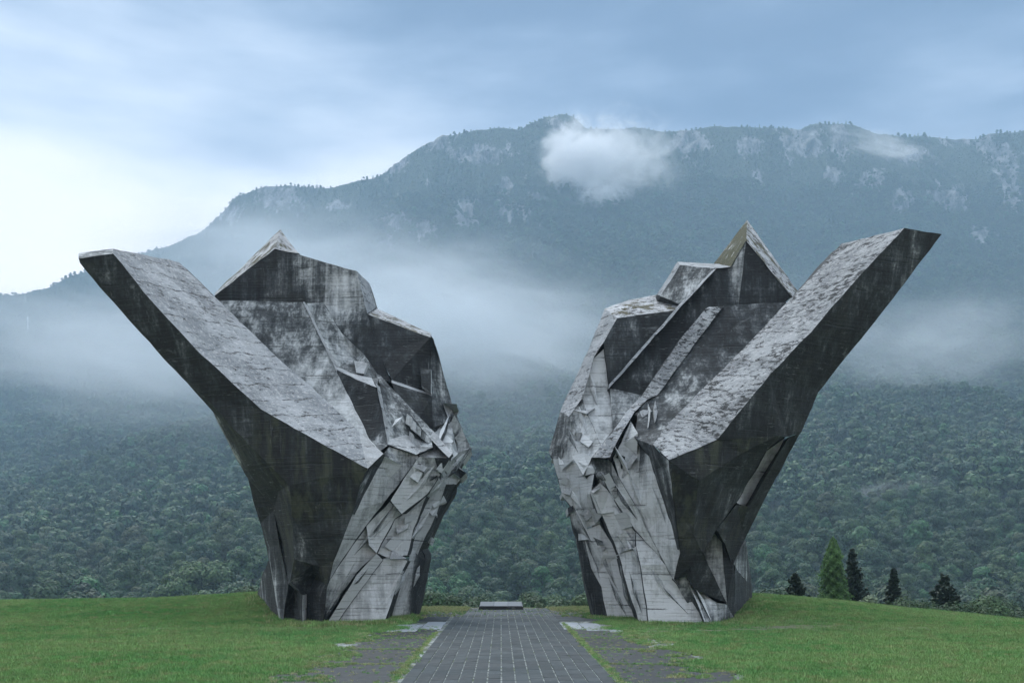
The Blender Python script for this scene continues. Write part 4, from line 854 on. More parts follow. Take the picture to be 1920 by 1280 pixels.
# clean inner left faces
V = dict(l=(1050, 771, 52.7), j=(1067, 780, 51.3), g=(1092, 747, 51.6), f=(1100, 772, 51.2), i=(1128, 838, 49.6), s=(1039, 812, 52.8), t=(1029, 846, 53.0), u=(1036, 860, 52.0), v=(1050, 910, 51.8), w=(1055, 930, 51.6), x=(1078, 957, 51.2), y=(1072, 860, 50.8), z=(1087, 905, 50.4), o=(1115, 880, 49.0), p=(1102, 925, 49.6), q=(1060, 815, 51.6), r=(1085, 820, 50.8), n=(1098, 990, 50.8), m=(1125, 980, 50.0), k=(1108, 926, 49.2), a=(1140, 900, 48.6))
part(RM, 'side_panel', V, [('M', ['l', 'j', 'q', 's']), ('M', ['j', 'g', 'f', 'r', 'q']), ('M', ['s', 'q', 'y', 'u', 't']), ('C', ['q', 'r', 'y']), ('C', ['r', 'f', 'i', 'o', 'y']), ('C', ['u', 'y', 'z', 'w', 'v']), ('C', ['y', 'o', 'k', 'p', 'z']), ('C', ['z', 'p', 'n', 'x', 'w']), ('C', ['p', 'k', 'm', 'n'])], T=2.5, k=0.18)
V = dict(a=(1066, 950, 51.6), b=(1078, 955, 51.2), c=(1098, 992, 50.9), d=(1125, 982, 50.2), e=(1160, 1041, 50.0), f=(1204, 1180, 49.6), g=(1143, 1180, 50.6), h=(1120, 1175, 51.2), i=(1117, 1162, 51.8), j=(1096, 1088, 51.9), k=(1081, 1008, 52.0), l=(1072, 985, 51.8), m=(1095, 1010, 51.2), n=(1122, 1070, 50.9), o=(1112, 1090, 51.3), p=(1130, 1040, 50.2))
part(RM, 'side_wall', V, [('C', ['a', 'b', 'c', 'm', 'l']), ('C', ['c', 'd', 'e', 'p', 'm']), ('D', ['l', 'm', 'o', 'j', 'k']), ('C', ['m', 'p', 'n', 'o']), ('C', ['p', 'e', 'f', 'g', 'n']), ('D', ['o', 'n', 'g', 'h', 'i', 'j'])], T=2.5, k=0.18)
V = dict(a=(1112, 858, 48.0), b=(1142, 858, 47.6), c=(1158, 892, 47.2), d=(1178, 925, 46.9), e=(1196, 955, 46.8), f=(1213, 993, 46.7), g=(1246, 1056, 46.6), h=(1230, 1035, 46.8), i=(1191, 992, 47.2), j=(1165, 955, 47.6), k=(1142, 920, 48.0), l=(1124, 886, 48.2))
part(RM, 'carved_rib', V, [('M', ['a', 'b', 'c', 'k', 'l']), ('C', ['k', 'c', 'd', 'j']), ('C', ['j', 'd', 'e', 'i']), ('C', ['i', 'e', 'f', 'h']), ('C', ['h', 'f', 'g'])], T=1.8, k=0.05)
V = dict(a=(1107, 924, 48.8), b=(1125, 905, 48.6), c=(1142, 921, 48.5), d=(1165, 956, 48.1), e=(1191, 993, 47.8), e2=(1192, 1025, 47.8), f=(1161, 1041, 48.8), g=(1128, 962, 48.8), h=(1120, 961, 48.9))
part(RM, 'recessed_wall', V, [('C', ['a', 'b', 'c', 'd', 'g', 'h']), ('C', ['g', 'd', 'e', 'e2', 'f'])], T=2.0, k=0.03)
V = dict(a=(1161, 1041, 48.4), b=(1192, 1024, 47.4), c=(1200, 1060, 47.3), d=(1219, 1182, 46.8), e=(1204, 1182, 47.2), f=(1180, 1110, 47.8))
part(RM, 'base_rib', V, [('C', ['a', 'b', 'c', 'f']), ('C', ['f', 'c', 'd', 'e'])], T=1.8, k=0.03)
V = dict(a=(1192, 994, 47.6), b=(1232, 1037, 46.8), c=(1246, 1058, 46.4), d=(1290, 1115, 46.2), e=(1316, 1158, 46.0), f=(1317, 1187, 45.9), g=(1220, 1187, 46.3), h=(1201, 1060, 46.9), i=(1193, 1024, 47.2))
part(RM, 'base_wall', V, [('C', ['a', 'b', 'c', 'h', 'i']), ('C', ['h', 'c', 'd', 'g']), ('C', ['d', 'e', 'f', 'g'])], T=3.0, k=0.04)
V = dict(a=(1218, 852, 46.4), b=(1235, 880, 46.0), c=(1255, 955, 45.8), d=(1268, 998, 45.4), e=(1276, 1036, 45.2), f=(1264, 1087, 45.8), g=(1290, 1116, 46.3), h=(1246, 1060, 46.6), i=(1214, 994, 46.9), j=(1196, 954, 47.0), k=(1200, 824, 47.6), l=(1198, 895, 47.2), m=(1182, 790, 48.0), n=(1164, 830, 47.8), o=(1150, 858, 47.6), p=(1160, 893, 47.4), q=(1213, 850, 46.7))
part(RM, 'upper_base_wall', V, [('C', ['a', 'b', 'l', 'q']), ('C', ['b', 'c', 'i', 'j', 'l']), ('C', ['c', 'd', 'e', 'f', 'i']), ('C', ['f', 'g', 'h', 'i']), ('C', ['m', 'k', 'l', 'n']), ('C', ['n', 'l', 'j', 'p', 'o']), ('M', ['k', 'q', 'l'])], T=2.2, k=0.03)
V = dict(a=(1224, 834, 44.8), b=(1254, 863, 43.2), c=(1262, 940, 44.0), d=(1274, 1030, 44.8), e=(1268, 1000, 45.2), f=(1240, 915, 45.4), g=(1219, 852, 46.0), h=(1240, 880, 44.7), i=(1222, 840, 45.4), b1=(1247, 858, 43.7))
part(RM, 'edge_strip', V, [('D', ['a', 'b1', 'h', 'g', 'i']), ('L', ['b1', 'b', 'c', 'h']), ('D', ['h', 'c', 'd', 'e', 'f']), ('C', ['g', 'h', 'f'])], T=1.6, k=0.02)
BR = [
 ([(1200, 742, 48.6), (1231, 742, 48.5), (1222, 772, 47.8), (1192, 776, 48)], 'M', .9),
 ([(1213, 752, 47.6), (1220, 768, 47.3), (1216, 800, 46.9), (1209, 812, 46.9)], 'K', .8),
 ([(1229, 750, 47.8), (1233, 772, 47.5), (1229, 790, 47.4), (1226, 770, 47.5)], 'W', .6),
 ([(1188, 776, 47.6), (1206, 768, 47.5), (1224, 770, 47.5), (1205, 782, 47.2)], 'W', .7),
 ([(1182, 788, 47.6), (1196, 812, 47.2), (1194, 852, 46.6), (1170, 832, 47.2)], 'K', .8),
 ([(1187, 852, 46.5), (1195, 856, 46.4), (1168, 896, 46.6), (1159, 892, 46.8)], 'W', .6),
 ([(1160, 850, 46.9), (1172, 856, 46.7), (1166, 880, 46.7), (1150, 862, 47)], 'D', .8),
 ([(1074, 768, 50.8), (1098, 769, 50.4), (1116, 764, 50.3), (1100, 775, 50.1)], 'W', .6),
 ([(1062, 782, 51.0), (1080, 805, 50.4), (1078, 816, 50.4), (1056, 796, 51.2)], 'M', .9),
 ([(1080, 812, 50.2), (1092, 810, 50.0), (1084, 828, 49.7), (1075, 824, 50.0)], 'W', .8),
 ([(1092, 812, 50.1), (1112, 828, 49.6), (1104, 838, 49.3), (1088, 828, 49.8)], 'K', .9),
 ([(1050, 802, 51.6), (1066, 822, 51.1), (1060, 838, 51.0), (1042, 822, 51.8)], 'M', .9),
 ([(1040, 830, 51.9), (1056, 840, 51.4), (1052, 862, 51.4), (1036, 856, 52.0)], 'M', .8),
 ([(1072, 855, 50.2), (1096, 848, 49.6), (1110, 858, 49.2), (1094, 890, 49.2)], 'K', .9),
 ([(1054, 880, 51.0), (1074, 862, 50.4), (1070, 872, 50.2), (1056, 888, 50.6)], 'W', .7),
 ([(1053, 922, 50.9), (1074, 912, 50.4), (1068, 928, 50.4), (1054, 930, 51)], 'W', .7),
 ([(1056, 890, 50.9), (1076, 905, 50.4), (1070, 914, 50.3), (1052, 905, 51)], 'C', .8),
 ([(1093, 884, 48.8), (1122, 876, 48.2), (1120, 884, 48.2), (1096, 893, 48.6)], 'T', .8),
 ([(1096, 892, 48.9), (1118, 884, 48.4), (1120, 902, 48.2), (1114, 914, 48.5)], 'D', .8),
 ([(1108, 920, 48.2), (1124, 906, 47.9), (1128, 912, 47.9), (1112, 924, 48)], 'W', .5),
 ([(1128, 893, 47.8), (1142, 886, 47.5), (1154, 910, 47.3), (1142, 916, 47.5)], 'K', .8),
 ([(1112, 925, 48.2), (1140, 930, 47.8), (1158, 958, 47.6), (1128, 962, 48.1)], 'C', .8),
 ([(1146, 920, 47.6), (1156, 912, 47.3), (1158, 930, 47.3), (1152, 936, 47.4)], 'W', .6),
 ([(1152, 965, 47.7), (1172, 958, 47.3), (1188, 985, 47.1), (1166, 992, 47.5)], 'K', .8),
 ([(1158, 1004, 47.7), (1174, 996, 47.3), (1190, 1020, 47.1), (1176, 1030, 47.4)], 'C', .8),
 ([(1162, 1036, 47.9), (1186, 1028, 47.5), (1190, 1034, 47.5), (1163, 1043, 47.9)], 'W', .5),
 ([(1088, 962, 50.4), (1102, 953, 50.0), (1112, 965, 49.8), (1100, 975, 50.0)], 'W', .7),
 ([(1106, 958, 49.8), (1120, 950, 49.5), (1128, 966, 49.5), (1116, 982, 49.7)], 'C', .8),
 ([(1112, 1006, 50.0), (1130, 1014, 49.8), (1132, 1020, 49.6), (1120, 1022, 49.9)], 'M', .6),
 ([(1127, 1022, 49.8), (1135, 1026, 49.6), (1128, 1034, 49.6)], 'W', .5),
 ([(1064, 951, 51.4), (1074, 947, 51.2), (1076, 958, 51.2), (1066, 962, 51.5)], 'D', .7),
 ([(1084, 1000, 51.2), (1092, 1000, 50.9), (1104, 1010, 50.7), (1086, 1012, 51)], 'C', .6),
]

V = dict(a=(1150, 800, 51.2), b=(1205, 760, 50.4), c=(1232, 850, 47.6), d=(1245, 1000, 47.8), e=(1180, 1000, 49.2), f=(1100, 900, 50.6), g=(1085, 835, 52), h=(1150, 1080, 50.6), i=(1115, 1000, 51.6), j=(1160, 900, 49.2))
part(RM, 'core', V, [('C', ['a', 'b', 'c', 'j']), ('C', ['j', 'c', 'd', 'e']), ('C', ['g', 'a', 'j', 'f']), ('C', ['f', 'j', 'e', 'i']), ('C', ['i', 'e', 'h'])], T=1.5, k=0.05)
part(RM, 'rear_core', dict(a=(1300, 840, 46.5), b=(1445, 795, 47.2), c=(1484, 798, 47.5), d=(1425, 900, 48.2), e=(1385, 960, 48.2), f=(1330, 980, 47.6), g=(1235, 830, 47), h=(1262, 960, 46.8)), [('D', ['a', 'b', 'c', 'd']), ('D', ['a', 'd', 'e', 'f']), ('D', ['g', 'a', 'f', 'h'])], T=1.0, k=0.05)

part(LM, 'niche_underside', dict(a=(779, 850, 47.0), b=(795, 838, 48.2), c=(813, 820, 48.9), d=(848, 851, 48.4), e=(822, 866, 47.3), f=(800, 862, 47.2)), [('M', ['a', 'b', 'e', 'f']), ('L', ['b', 'c', 'd', 'e'])], T=1.2, k=0.05)
part(RM, 'foot_core', dict(a=(1322, 1015, 49.6), b=(1366, 1052, 51.5), c=(1392, 1075, 54.5), d=(1402, 1150, 55.5), e=(1372, 1180, 51), f=(1325, 1190, 48.6)), [('D', ['a', 'b', 'e', 'f']), ('D', ['b', 'c', 'd', 'e'])], T=3.0, k=0.1)
part(LM, 'foot_core', dict(a=(512, 1030, 50.2), b=(560, 1000, 48.5), c=(560, 1185, 48.5), d=(520, 1185, 49.5), e=(492, 1160, 56), f=(498, 1085, 55)), [('D', ['a', 'b', 'c', 'd']), ('D', ['f', 'a', 'd', 'e'])], T=3.0, k=0.1)
TL = wing_surface(LM)
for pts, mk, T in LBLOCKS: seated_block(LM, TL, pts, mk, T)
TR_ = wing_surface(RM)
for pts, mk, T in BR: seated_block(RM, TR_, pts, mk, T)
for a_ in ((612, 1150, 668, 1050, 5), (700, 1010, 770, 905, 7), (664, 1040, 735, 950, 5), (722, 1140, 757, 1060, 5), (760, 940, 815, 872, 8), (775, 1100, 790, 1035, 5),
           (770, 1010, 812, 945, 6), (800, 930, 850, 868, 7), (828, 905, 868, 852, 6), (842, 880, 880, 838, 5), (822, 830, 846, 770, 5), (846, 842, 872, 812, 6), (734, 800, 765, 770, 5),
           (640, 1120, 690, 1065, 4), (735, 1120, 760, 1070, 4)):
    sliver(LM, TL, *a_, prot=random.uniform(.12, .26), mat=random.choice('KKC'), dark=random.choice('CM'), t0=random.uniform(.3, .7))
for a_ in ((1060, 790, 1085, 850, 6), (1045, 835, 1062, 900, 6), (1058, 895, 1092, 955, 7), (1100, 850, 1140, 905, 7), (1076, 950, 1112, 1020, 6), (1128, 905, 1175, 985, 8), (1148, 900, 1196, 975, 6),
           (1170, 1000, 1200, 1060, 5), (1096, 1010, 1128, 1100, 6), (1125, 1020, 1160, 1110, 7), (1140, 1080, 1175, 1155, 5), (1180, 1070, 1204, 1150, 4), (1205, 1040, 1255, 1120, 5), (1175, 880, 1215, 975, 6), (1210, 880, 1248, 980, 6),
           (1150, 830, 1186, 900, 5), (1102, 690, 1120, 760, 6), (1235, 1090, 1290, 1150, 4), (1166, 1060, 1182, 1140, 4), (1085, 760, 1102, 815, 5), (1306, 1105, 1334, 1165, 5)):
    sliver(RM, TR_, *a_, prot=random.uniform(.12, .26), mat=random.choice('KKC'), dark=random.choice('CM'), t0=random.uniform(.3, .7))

# ------------------------------------------------------------------ trees and bushes standing on the terrace edge
PINE = leaf_mat('pine_needles', [(.010, .022, .014), (.016, .032, .018)], trans=.08)
BIRCH = leaf_mat('birch_leaves', [(.070, .150, .044), (.085, .165, .050)], trans=.35)
BUSHM = leaf_mat('bush_leaves', [(.022, .058, .026), (.050, .100, .040), (.018, .045, .026)], trans=.15)
GREYB = leaf_mat('grey_green_leaves', [(.17, .23, .16), (.20, .26, .17)], trans=.3)
JUN = leaf_mat('low_juniper', [(.022, .060, .018), (.034, .075, .022)], trans=.15)
def tree_thing(px, Y, base_py, top_py, kind, label, cat, wpx):
    x = (px - CX) * Y / FPX; zt = EYE - (top_py - HY) * Y / FPX; zg = float(ground_z(x, Y)); h = zt - zg; rad = wpx * Y / FPX / 2
    t = tag(empty(kind, (x, Y, zg - .1)), label, cat)
    if kind == 'pine_tree':
        v, f, sh = fir_np(15000, h, rad * 1.05, .085, int(26 + h * 7), .30, .93, .05, .42); mat = PINE
    elif kind == 'fir_tree':
        v, f, sh = fir_np(15000, h, rad * 1.05, .075, int(60 + h * 16), -.28, 1.0, .06, .22); mat = PINE
    else:
        v, f, sh = birch_np(34000, h, rad, .060); mat = BIRCH
    me = mesh_np('crown', v, f); a_ = me.attributes.new('shade', 'FLOAT', 'POINT'); a_.data.foreach_set('value', sh)
    link('crown', me, [mat], t)
    tv, tf = trunk_np(h * .86, .04 + .014 * h, .02, 7, 6); link('trunk', mesh_np('trunk', tv, tf), [BARK], t)
    return t
tree_thing(1491, 80, 1128, 1068, 'pine_tree', 'short spreading dark pine nearest the right wing on the grass crest', 'tree', 50)
tree_thing(1562, 84, 1130, 1006, 'birch_tree', 'tall bright green birch with dense drooping crown on the grass crest', 'tree', 66)
tree_thing(1598, 90, 1130, 1016, 'pine_tree', 'tall ragged black pine close behind the bright green birch', 'tree', 62)
tree_thing(1676, 82, 1135, 1064, 'fir_tree', 'narrow conical dark fir just right of the pale bush', 'tree', 46)
tree_thing(1771, 80, 1146, 1070, 'pine_tree', 'broad dark pine furthest right on the grass crest', 'tree', 66)
def bush(px, Y, w, h, mat, label, group=None, n=2200, leaf=.07, name='bush', dz=0.0, cat='bush'):
    x = (px - CX) * Y / FPX; zg = float(ground_z(x, Y)) + dz
    v, f, sh = crown_np(n, w / 2 * 1.25, h, leaf, 12, 0, .05); me = mesh_np(name, v, f)
    a_ = me.attributes.new('shade', 'FLOAT', 'POINT'); a_.data.foreach_set('value', sh)
    return tag(link(name, me, [mat], None, (x, Y, zg - .1)), label, cat, group)
bush(1632, 74, 1.9, 1.35, GREYB, 'small pale grey-green bush between the birch and the narrow fir', n=1500, leaf=.08)
bush(1012, 62.0, .55, .40, GREYB, 'small pale flowering weed at the right end of the terrace edge', n=260, leaf=.035, cat='plant')
bush(874, 62.2, .4, .25, GREYB, 'low pale weed at the left end of the terrace edge', n=160, leaf=.03, cat='plant')
for i, (px, w) in enumerate(((1700, 3.0), (1735, 2.6), (1790, 2.8), (1825, 2.4), (1850, 2.2))):
    bush(px, 72 + (i % 2), w, .85 + .25 * (i % 2), JUN, 'low spreading green juniper along the grass crest beside the dark conifers', 'low junipers along the grass crest', n=1500, leaf=.06, name='juniper_bush')
k = 0
for px, Y, tp, w in ((784, 128, 1088, 7), (806, 84, 1114, 4), (822, 140, 1076, 8), (846, 96, 1106, 3.6), (868, 130, 1090, 6), (890, 86, 1118, 3.4), (904, 150, 1080, 7), (934, 104, 1108, 4), (950, 136, 1092, 6), (972, 90, 1116, 3.2), (990, 120, 1070, 5.5), (1006, 96, 1104, 3.8), (1034, 142, 1084, 7), (1050, 88, 1117, 3.4), (1072, 124, 1094, 6), (1096, 90, 1114, 3.6), (1118, 140, 1086, 7), (470, 96, 1098, 5), (1430, 100, 1100, 5), (1460, 104, 1092, 5), (1545, 112, 1110, 5), (1850, 92, 1120, 5), (1880, 100, 1118, 6), (1910, 96, 1136, 5), (1830, 110, 1110, 6)):
    x = (px - CX) * Y / FPX; zt = EYE - (tp - HY) * Y / FPX; zg = float(ground_z(x, Y))
    where = 'left of the left wing' if px < 600 else ('behind the terrace edge between the two wings' if px < 1200 else 'beyond the grass crest right of the right wing')
    bush(px, Y, w, zt - zg, BUSHM, 'leafy mid green shrub growing ' + where, 'leafy shrubs ' + where, n=6500, leaf=.095, name='shrub')

# ------------------------------------------------------------------ grass
GRASS, gt, gb = new_mat('grass_blades')
gi_ = N(gt, 'ShaderNodeObjectInfo'); gv = coords(gt); gn = noise_(gt, gv, .18, 4, .6, .4); gn2 = noise_(gt, gv, 1.5, 4, .6)
gcol = mixc(gt, thr(gt, gn, .36, .62), (.100, .275, .066), (.190, .325, .100))
gcol = mixc(gt, thr(gt, gn2, .45, .70), gcol, (.25, .28, .11))
rr_ = ramp(gt, [(0, .65), (.5, 1.0), (1, 1.4)]); gt.links.new(gi_.outputs['Random'], rr_.inputs[0])
gcol = mixc(gt, 1.0, gcol, rr_.outputs[0], 'MULTIPLY'); gt.links.new(gcol, gb.inputs['Base Color']); gb.inputs['Roughness'].default_value = .7
DRY, dt, db = new_mat('dry_grass_blades'); db.inputs['Base Color'].default_value = (.42, .42, .22, 1)
def tuft(nb, h, spread, mat, name='grass_tuft'):
    V_, F_ = [], []
    for i in range(nb):
        a = random.uniform(0, 6.28); x = random.gauss(0, spread); y = random.gauss(0, spread); w = random.uniform(.004, .008); hh = h * random.uniform(.5, 1.2); ln = hh * random.uniform(.2, .8)
        cx, sy = math.cos(a), math.sin(a); n_ = len(V_)
        V_ += [(x - w * sy, y + w * cx, 0), (x + w * sy, y - w * cx, 0), (x + cx * ln, y + sy * ln, hh)]; F_.append([n_, n_ + 1, n_ + 2])
    me = mesh_np(name, V_, F_); me.materials.append(mat); return me
tl = lib('grass_source', [tuft(26, .045, .07, GRASS) for _ in range(4)] + [tuft(22, .09, .09, GRASS) for _ in range(2)])
n = 520000
Yg = 22 + 41 * rng.uniform(0, 1, n) ** 1.15; hw = Yg * .53 + 11; Xg = rng.uniform(-1, 1, n) * hw
dpx = np.abs(Xg - PATHX(Yg) - .17)
w_ = worn_f(Xg, Yg)
okk = ((dpx > 5.75 + .35 * np.sin(Yg * 1.3 + Xg)) | ((Yg > 41) & (dpx > 4.6 + .4 * np.sin(Yg * 1.7)))) & (rng.uniform(size=n) > w_ * (.85 + .45 * np.sin(Xg * 1.9 + 2 * np.sin(Yg * 1.3)) * np.sin(Yg * 2.7 + Xg)))
Zg = ground_z(Xg, Yg)
tag(scatter('grass', np.stack([Xg[okk], Yg[okk], Zg[okk] - .004], 1), rng.uniform(.7, 1.3, okk.sum()), tl, tilt=.15, pick=np.where(rng.uniform(size=okk.sum()) < .06, 4, rng.integers(0, 4, okk.sum()))), 'short mown lawn round the monument')
# long fresh grass at the feet of the wings, tufts in the paving joints
pts, sc_ = [], []
def along(pl_, dens, wdt, smin, smax):
    for (x0, y0), (x1, y1) in zip(pl_[:-1], pl_[1:]):
        L = math.hypot(x1 - x0, y1 - y0)
        for _ in range(int(L * dens)):
            t = random.random(); x = x0 + (x1 - x0) * t + random.gauss(0, wdt); y = y0 + (y1 - y0) * t + random.gauss(0, wdt)
            pts.append((x, y, max(float(ground_z(x, y)), 0) if abs(x) < 6.5 else float(ground_z(x, y)))); sc_.append(random.uniform(smin, smax))
along([(-14.6, 58.5), (-13.3, 54.0), (-11.6, 50.2), (-10.6, 46.8), (-9.4, 45.2), (-8.6, 44.9), (-5.8, 46.0), (-5.4, 51.3)], 150, .35, 1.2, 3.0)
along([(4.2, 51.3), (6.2, 48.6), (6.9, 45.6), (9.3, 45.2), (10.4, 46.0), (12.0, 50.0), (13.6, 56.0)], 90, .28, .9, 2.4)
def joint(x, y0, y1, dens, wdt, smin, smax):
    along([(x + PATHX(y0), y0), (x + PATHX(y1), y1)], dens, wdt, smin, smax)
joint(PW0 - .1, 23, 41, 26, .05, .3, .8); joint(PW0 - .1, 25, 32, 26, .10, .3, 1.0); joint(PW1 + .02, 23, 47, 40, .06, .3, .9)
yy = 9.7
while yy < 44:
    if yy > 22:
        for a_x, b_x in ((-5.9, PW0 - .2), (PW1 + .1, 6.2)):
            along([(a_x + PATHX(yy), yy), (b_x + PATHX(yy), yy)], 32, .06, .3, .9)
    yy += 4.7
for _ in range(70):                        # patches creeping in from both sides of the paving
    s_ = random.choice((-1, 1)); cy_ = random.uniform(23, 44); cx_ = .17 + PATHX(cy_) + s_ * random.gauss(5.5, .45); r_ = random.uniform(.12, .6)
    for _ in range(int(120 * r_)):
        a = random.uniform(0, 6.28); q_ = random.random() ** .5 * r_; pts.append((cx_ + q_ * math.cos(a) * 1.2, cy_ + q_ * math.sin(a), 0.0)); sc_.append(random.uniform(.4, 1.2))
for _ in range(2600):
    x = random.uniform(-5.6, 6.0); y = random.uniform(52, 61.5)
    if abs(x) > 2.6 or random.random() < .12: pts.append((x, y, 0)); sc_.append(random.uniform(.4, 1.0))
for _ in range(1500):
    y = random.uniform(23, 45); x = .17 + PATHX(y) + random.choice((-1, 1)) * random.uniform(2.9, 6); pts.append((x, y, 0)); sc_.append(random.uniform(.3, .8))
tlf = lib('dry_tuft_source', [tuft(30, .10, .07, DRY, 'dry_tuft') for _ in range(3)] + [tuft(30, .10, .07, GRASS, 'dry_tuft')])
fp = []
for _ in range(9000):
    x = random.uniform(-9.5, 8.6); y = 62.0 - abs(random.gauss(0, 2.6))
    if abs(x + .35) > 2.3 + random.uniform(0, 1.6) * (x > 0) and random.random() < .9: fp.append((x, y, float(ground_z(x, y)) if abs(x) > 6.3 else 0.0))
tag(scatter('grass', np.array(fp), rng.uniform(.5, 1.4, len(fp)), tlf, tilt=.2, pick=np.where(rng.uniform(size=len(fp)) < .25, 3, rng.integers(0, 3, len(fp)))), 'pale dry grass along the far edge of the terrace')
tl2 = lib('tuft_source', [tuft(34, .075, .05, GRASS, 'weed_tuft') for _ in range(4)] + [tuft(26, .06, .06, DRY, 'weed_tuft') for _ in range(2)])
tag(scatter('grass', np.array(pts), np.array(sc_), tl2, tilt=.15), 'longer grass and weeds at the wings and in the paving joints')

# ------------------------------------------------------------------ mast on the far left slope
ms = bpy.data.materials.new('white_steel'); ms.use_nodes = True; ms.node_tree.nodes['Principled BSDF'].inputs['Base Color'].default_value = (.75, .77, .78, 1)
Yc = np.linspace(600, 2400, 400); Xc = (52 - CX) / FPX * Yc; pc = HY - (hill_z(Xc, Yc) + 8 - EYE) * FPX / Yc; Ym = float(Yc[np.argmin(np.abs(pc - 622))]); bmz = P(52, 622, Ym); top = P(52, 592, Ym); hh = top.z - bmz.z
zg = float(hill_z(np.array([bmz.x]), np.array([Ym]))[0])
mast = tag(empty('radio_mast', (bmz.x, Ym, zg)), 'tiny white mast rising from the misty forest at the far left', 'mast')
bm = bmesh.new()
H_ = top.z - zg
for a in range(3):
    x, y = .9 * math.cos(a * 2.09), .9 * math.sin(a * 2.09); box_bm(bm, x - .22, x + .22, y - .22, y + .22, 0, H_)
for k_ in range(int(H_ / 3)): box_bm(bm, -.9, .9, -.12, .12, k_ * 3.0, k_ * 3.0 + .3)
link('lattice_pole', bm_mesh(bm, 'lattice_pole'), [ms], mast)
for dz_ in (4, 9):
    bm = bmesh.new(); box_bm(bm, -2.2, 2.2, -.8, .8, H_ - dz_ - 1.6, H_ - dz_, .1); link('antenna_panel', bm_mesh(bm, 'antenna_panel'), [ms], mast)

# ------------------------------------------------------------------ air: even haze, mist banks, the cloud on the summit
def vol_obj(name, me, nodes, **kw):
    m = bpy.data.materials.new(name); m.use_nodes = True; t = m.node_tree; t.nodes.clear()
    o = N(t, 'ShaderNodeOutputMaterial'); pv = N(t, 'ShaderNodeVolumePrincipled'); t.links.new(pv.outputs[0], o.inputs['Volume']); nodes(t, pv)
    ob = link(name, me, [m]); m.cycles.volume_step_rate = .6; tag(ob, kind='stuff', **kw); return ob
bm = bmesh.new(); box_bm(bm, -2400, 2400, -120, 2820, -38, 1250)
def hz(t, pv): pv.inputs['Color'].default_value = (.55, .78, .98, 1); pv.inputs['Density'].default_value = HAZE; pv.inputs['Anisotropy'].default_value = 0.0
HAZE = 0.00023
vol_obj('haze', bm_mesh(bm, 'haze'), hz, label='thin blue air between the camera and the mountain')
def mist(name, cx, cy, cz, rx, ry, rz, dens, nscale, lo, hi, label, col=(.93, .97, 1.0), stretch=(1, 1, 1), seed=0.0, edge=.0, roll=0.0, rw=.42, step=.6):
    bm = bmesh.new(); bmesh.ops.create_icosphere(bm, subdivisions=3, radius=1.0)
    me = bm_mesh(bm, name); 
    def nd(t, pv):
        tcn = N(t, 'ShaderNodeTexCoord'); ln = N(t, 'ShaderNodeVectorMath', operation='LENGTH'); t.links.new(tcn.outputs['Object'], ln.inputs[0])
        mpn = N(t, 'ShaderNodeMapping'); mpn.inputs['Scale'].default_value = stretch; mpn.inputs['Location'].default_value = (seed, seed * 1.7, seed * .6); t.links.new(tcn.outputs['Object'], mpn.inputs[0])
        nn = noise_(t, mpn.outputs[0], nscale, 8, .66, .9)
        rad = math_(t, 'SUBTRACT', 1.0, thr(t, ln.outputs['Value'], edge, 1.0))
        dd = thr(t, math_(t, 'ADD', nn, math_(t, 'MULTIPLY', math_(t, 'SUBTRACT', rad, .5), rw)), lo, hi)
        dd = math_(t, 'MULTIPLY', dd, rad); dd = math_(t, 'MULTIPLY', dd, dens)
        t.links.new(dd, pv.inputs['Density']); pv.inputs['Color'].default_value = (*col, 1); pv.inputs['Anisotropy'].default_value = 0.2
    o = vol_obj(name, me, nd, label=label); o.data.materials[0].cycles.volume_step_rate = step; o.location = (cx, cy, cz); o.scale = (rx, ry, rz); o.rotation_euler = (0, R(roll), 0)
    return o
def mp_(px, py, Y): p = P(px, py, Y); return p.x, p.y, p.z
def mistp(name, px, py, Y, wpx, hpx, ry, *a, **k):
    x, y, z = mp_(px, py, Y); return mist(name, x, y, z, wpx * Y / FPX, ry, hpx * Y / FPX, *a, **k)
mistp('mist', 240, 660, 1060, 620, 220, 260, .0125, 2.4, .34, .92, 'pale mist bank lying over the forest on the left', seed=1.0, roll=4, stretch=(1, 1, 1.3))
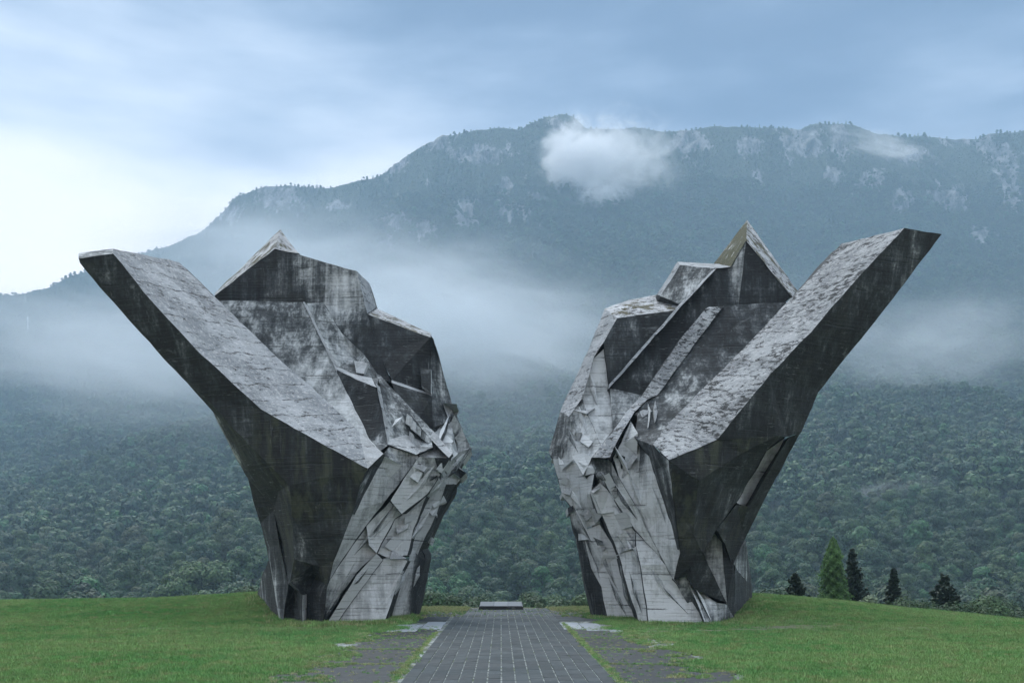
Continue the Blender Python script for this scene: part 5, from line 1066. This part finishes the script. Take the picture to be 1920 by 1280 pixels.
mistp('mist', 830, 600, 1200, 580, 240, 290, .0165, 2.4, .32, .90, 'pale mist bank lying over the forest between the wings', seed=4.0, roll=8, stretch=(1, 1, 1.3))
mistp('mist', 480, 490, 1650, 560, 180, 300, .0085, 2.4, .32, .90, 'thin mist below the left ridge', seed=9.0)
mistp('mist', 1740, 650, 1150, 400, 170, 240, .0085, 2.4, .36, .92, 'faint mist patch over the forest on the far right', seed=6.0)
mistp('mist', 1300, 640, 1250, 700, 200, 300, .0035, 1.6, .30, .95, 'very thin mist over the slope behind the right wing', seed=14.0)
mistp('mist', 1650, 925, 640, 230, 60, 90, .0120, 2.6, .46, .90, 'thin wisp of mist low over the forest on the right', seed=12.0, roll=-8)
mistp('cloud', 1088, 312, 2330, 128, 130, 110, .085, 2.8, .42, .58, 'dense white cloud clinging to the mountain below the summit', col=(1, 1, 1), seed=3.0, rw=.34, step=.3)
mistp('cloud', 1160, 305, 2345, 165, 135, 110, .040, 3.2, .43, .66, 'ragged thinner cloud trailing right of the white cloud', col=(1, 1, 1), seed=7.4, rw=.22, step=.3)
mistp('mist', 640, 540, 1350, 330, 60, 160, .0170, 3.0, .44, .86, 'drawn-out mist wisp rising towards the left behind the left wing', seed=31.0, roll=24, rw=.3)
mistp('mist', 1010, 660, 1050, 260, 50, 140, .0150, 3.2, .46, .88, 'drawn-out mist wisp sinking into the forest between the wings', seed=36.0, roll=14, rw=.3)
mistp('mist', 330, 560, 1350, 300, 60, 150, .0130, 3.0, .44, .88, 'drawn-out mist wisp above the left mist bank', seed=41.0, roll=-18, rw=.3)
mistp('mist', 780, 760, 850, 1250, 240, 260, .0014, 1.6, .28, .90, 'very thin veil of mist over the lower forest', seed=21.0)
mistp('cloud', 1130, 368, 2280, 85, 50, 80, .045, 3.2, .40, .66, 'torn lower edge of the white cloud below the summit', col=(1, 1, 1), seed=17.0, rw=.25, step=.3)
mistp('cloud', 1660, 275, 2380, 180, 40, 80, .030, 3.0, .44, .75, 'thin torn cloud drifting along the right-hand ridge', col=(1, 1, 1), seed=5.0, roll=16, rw=.25, step=.4)
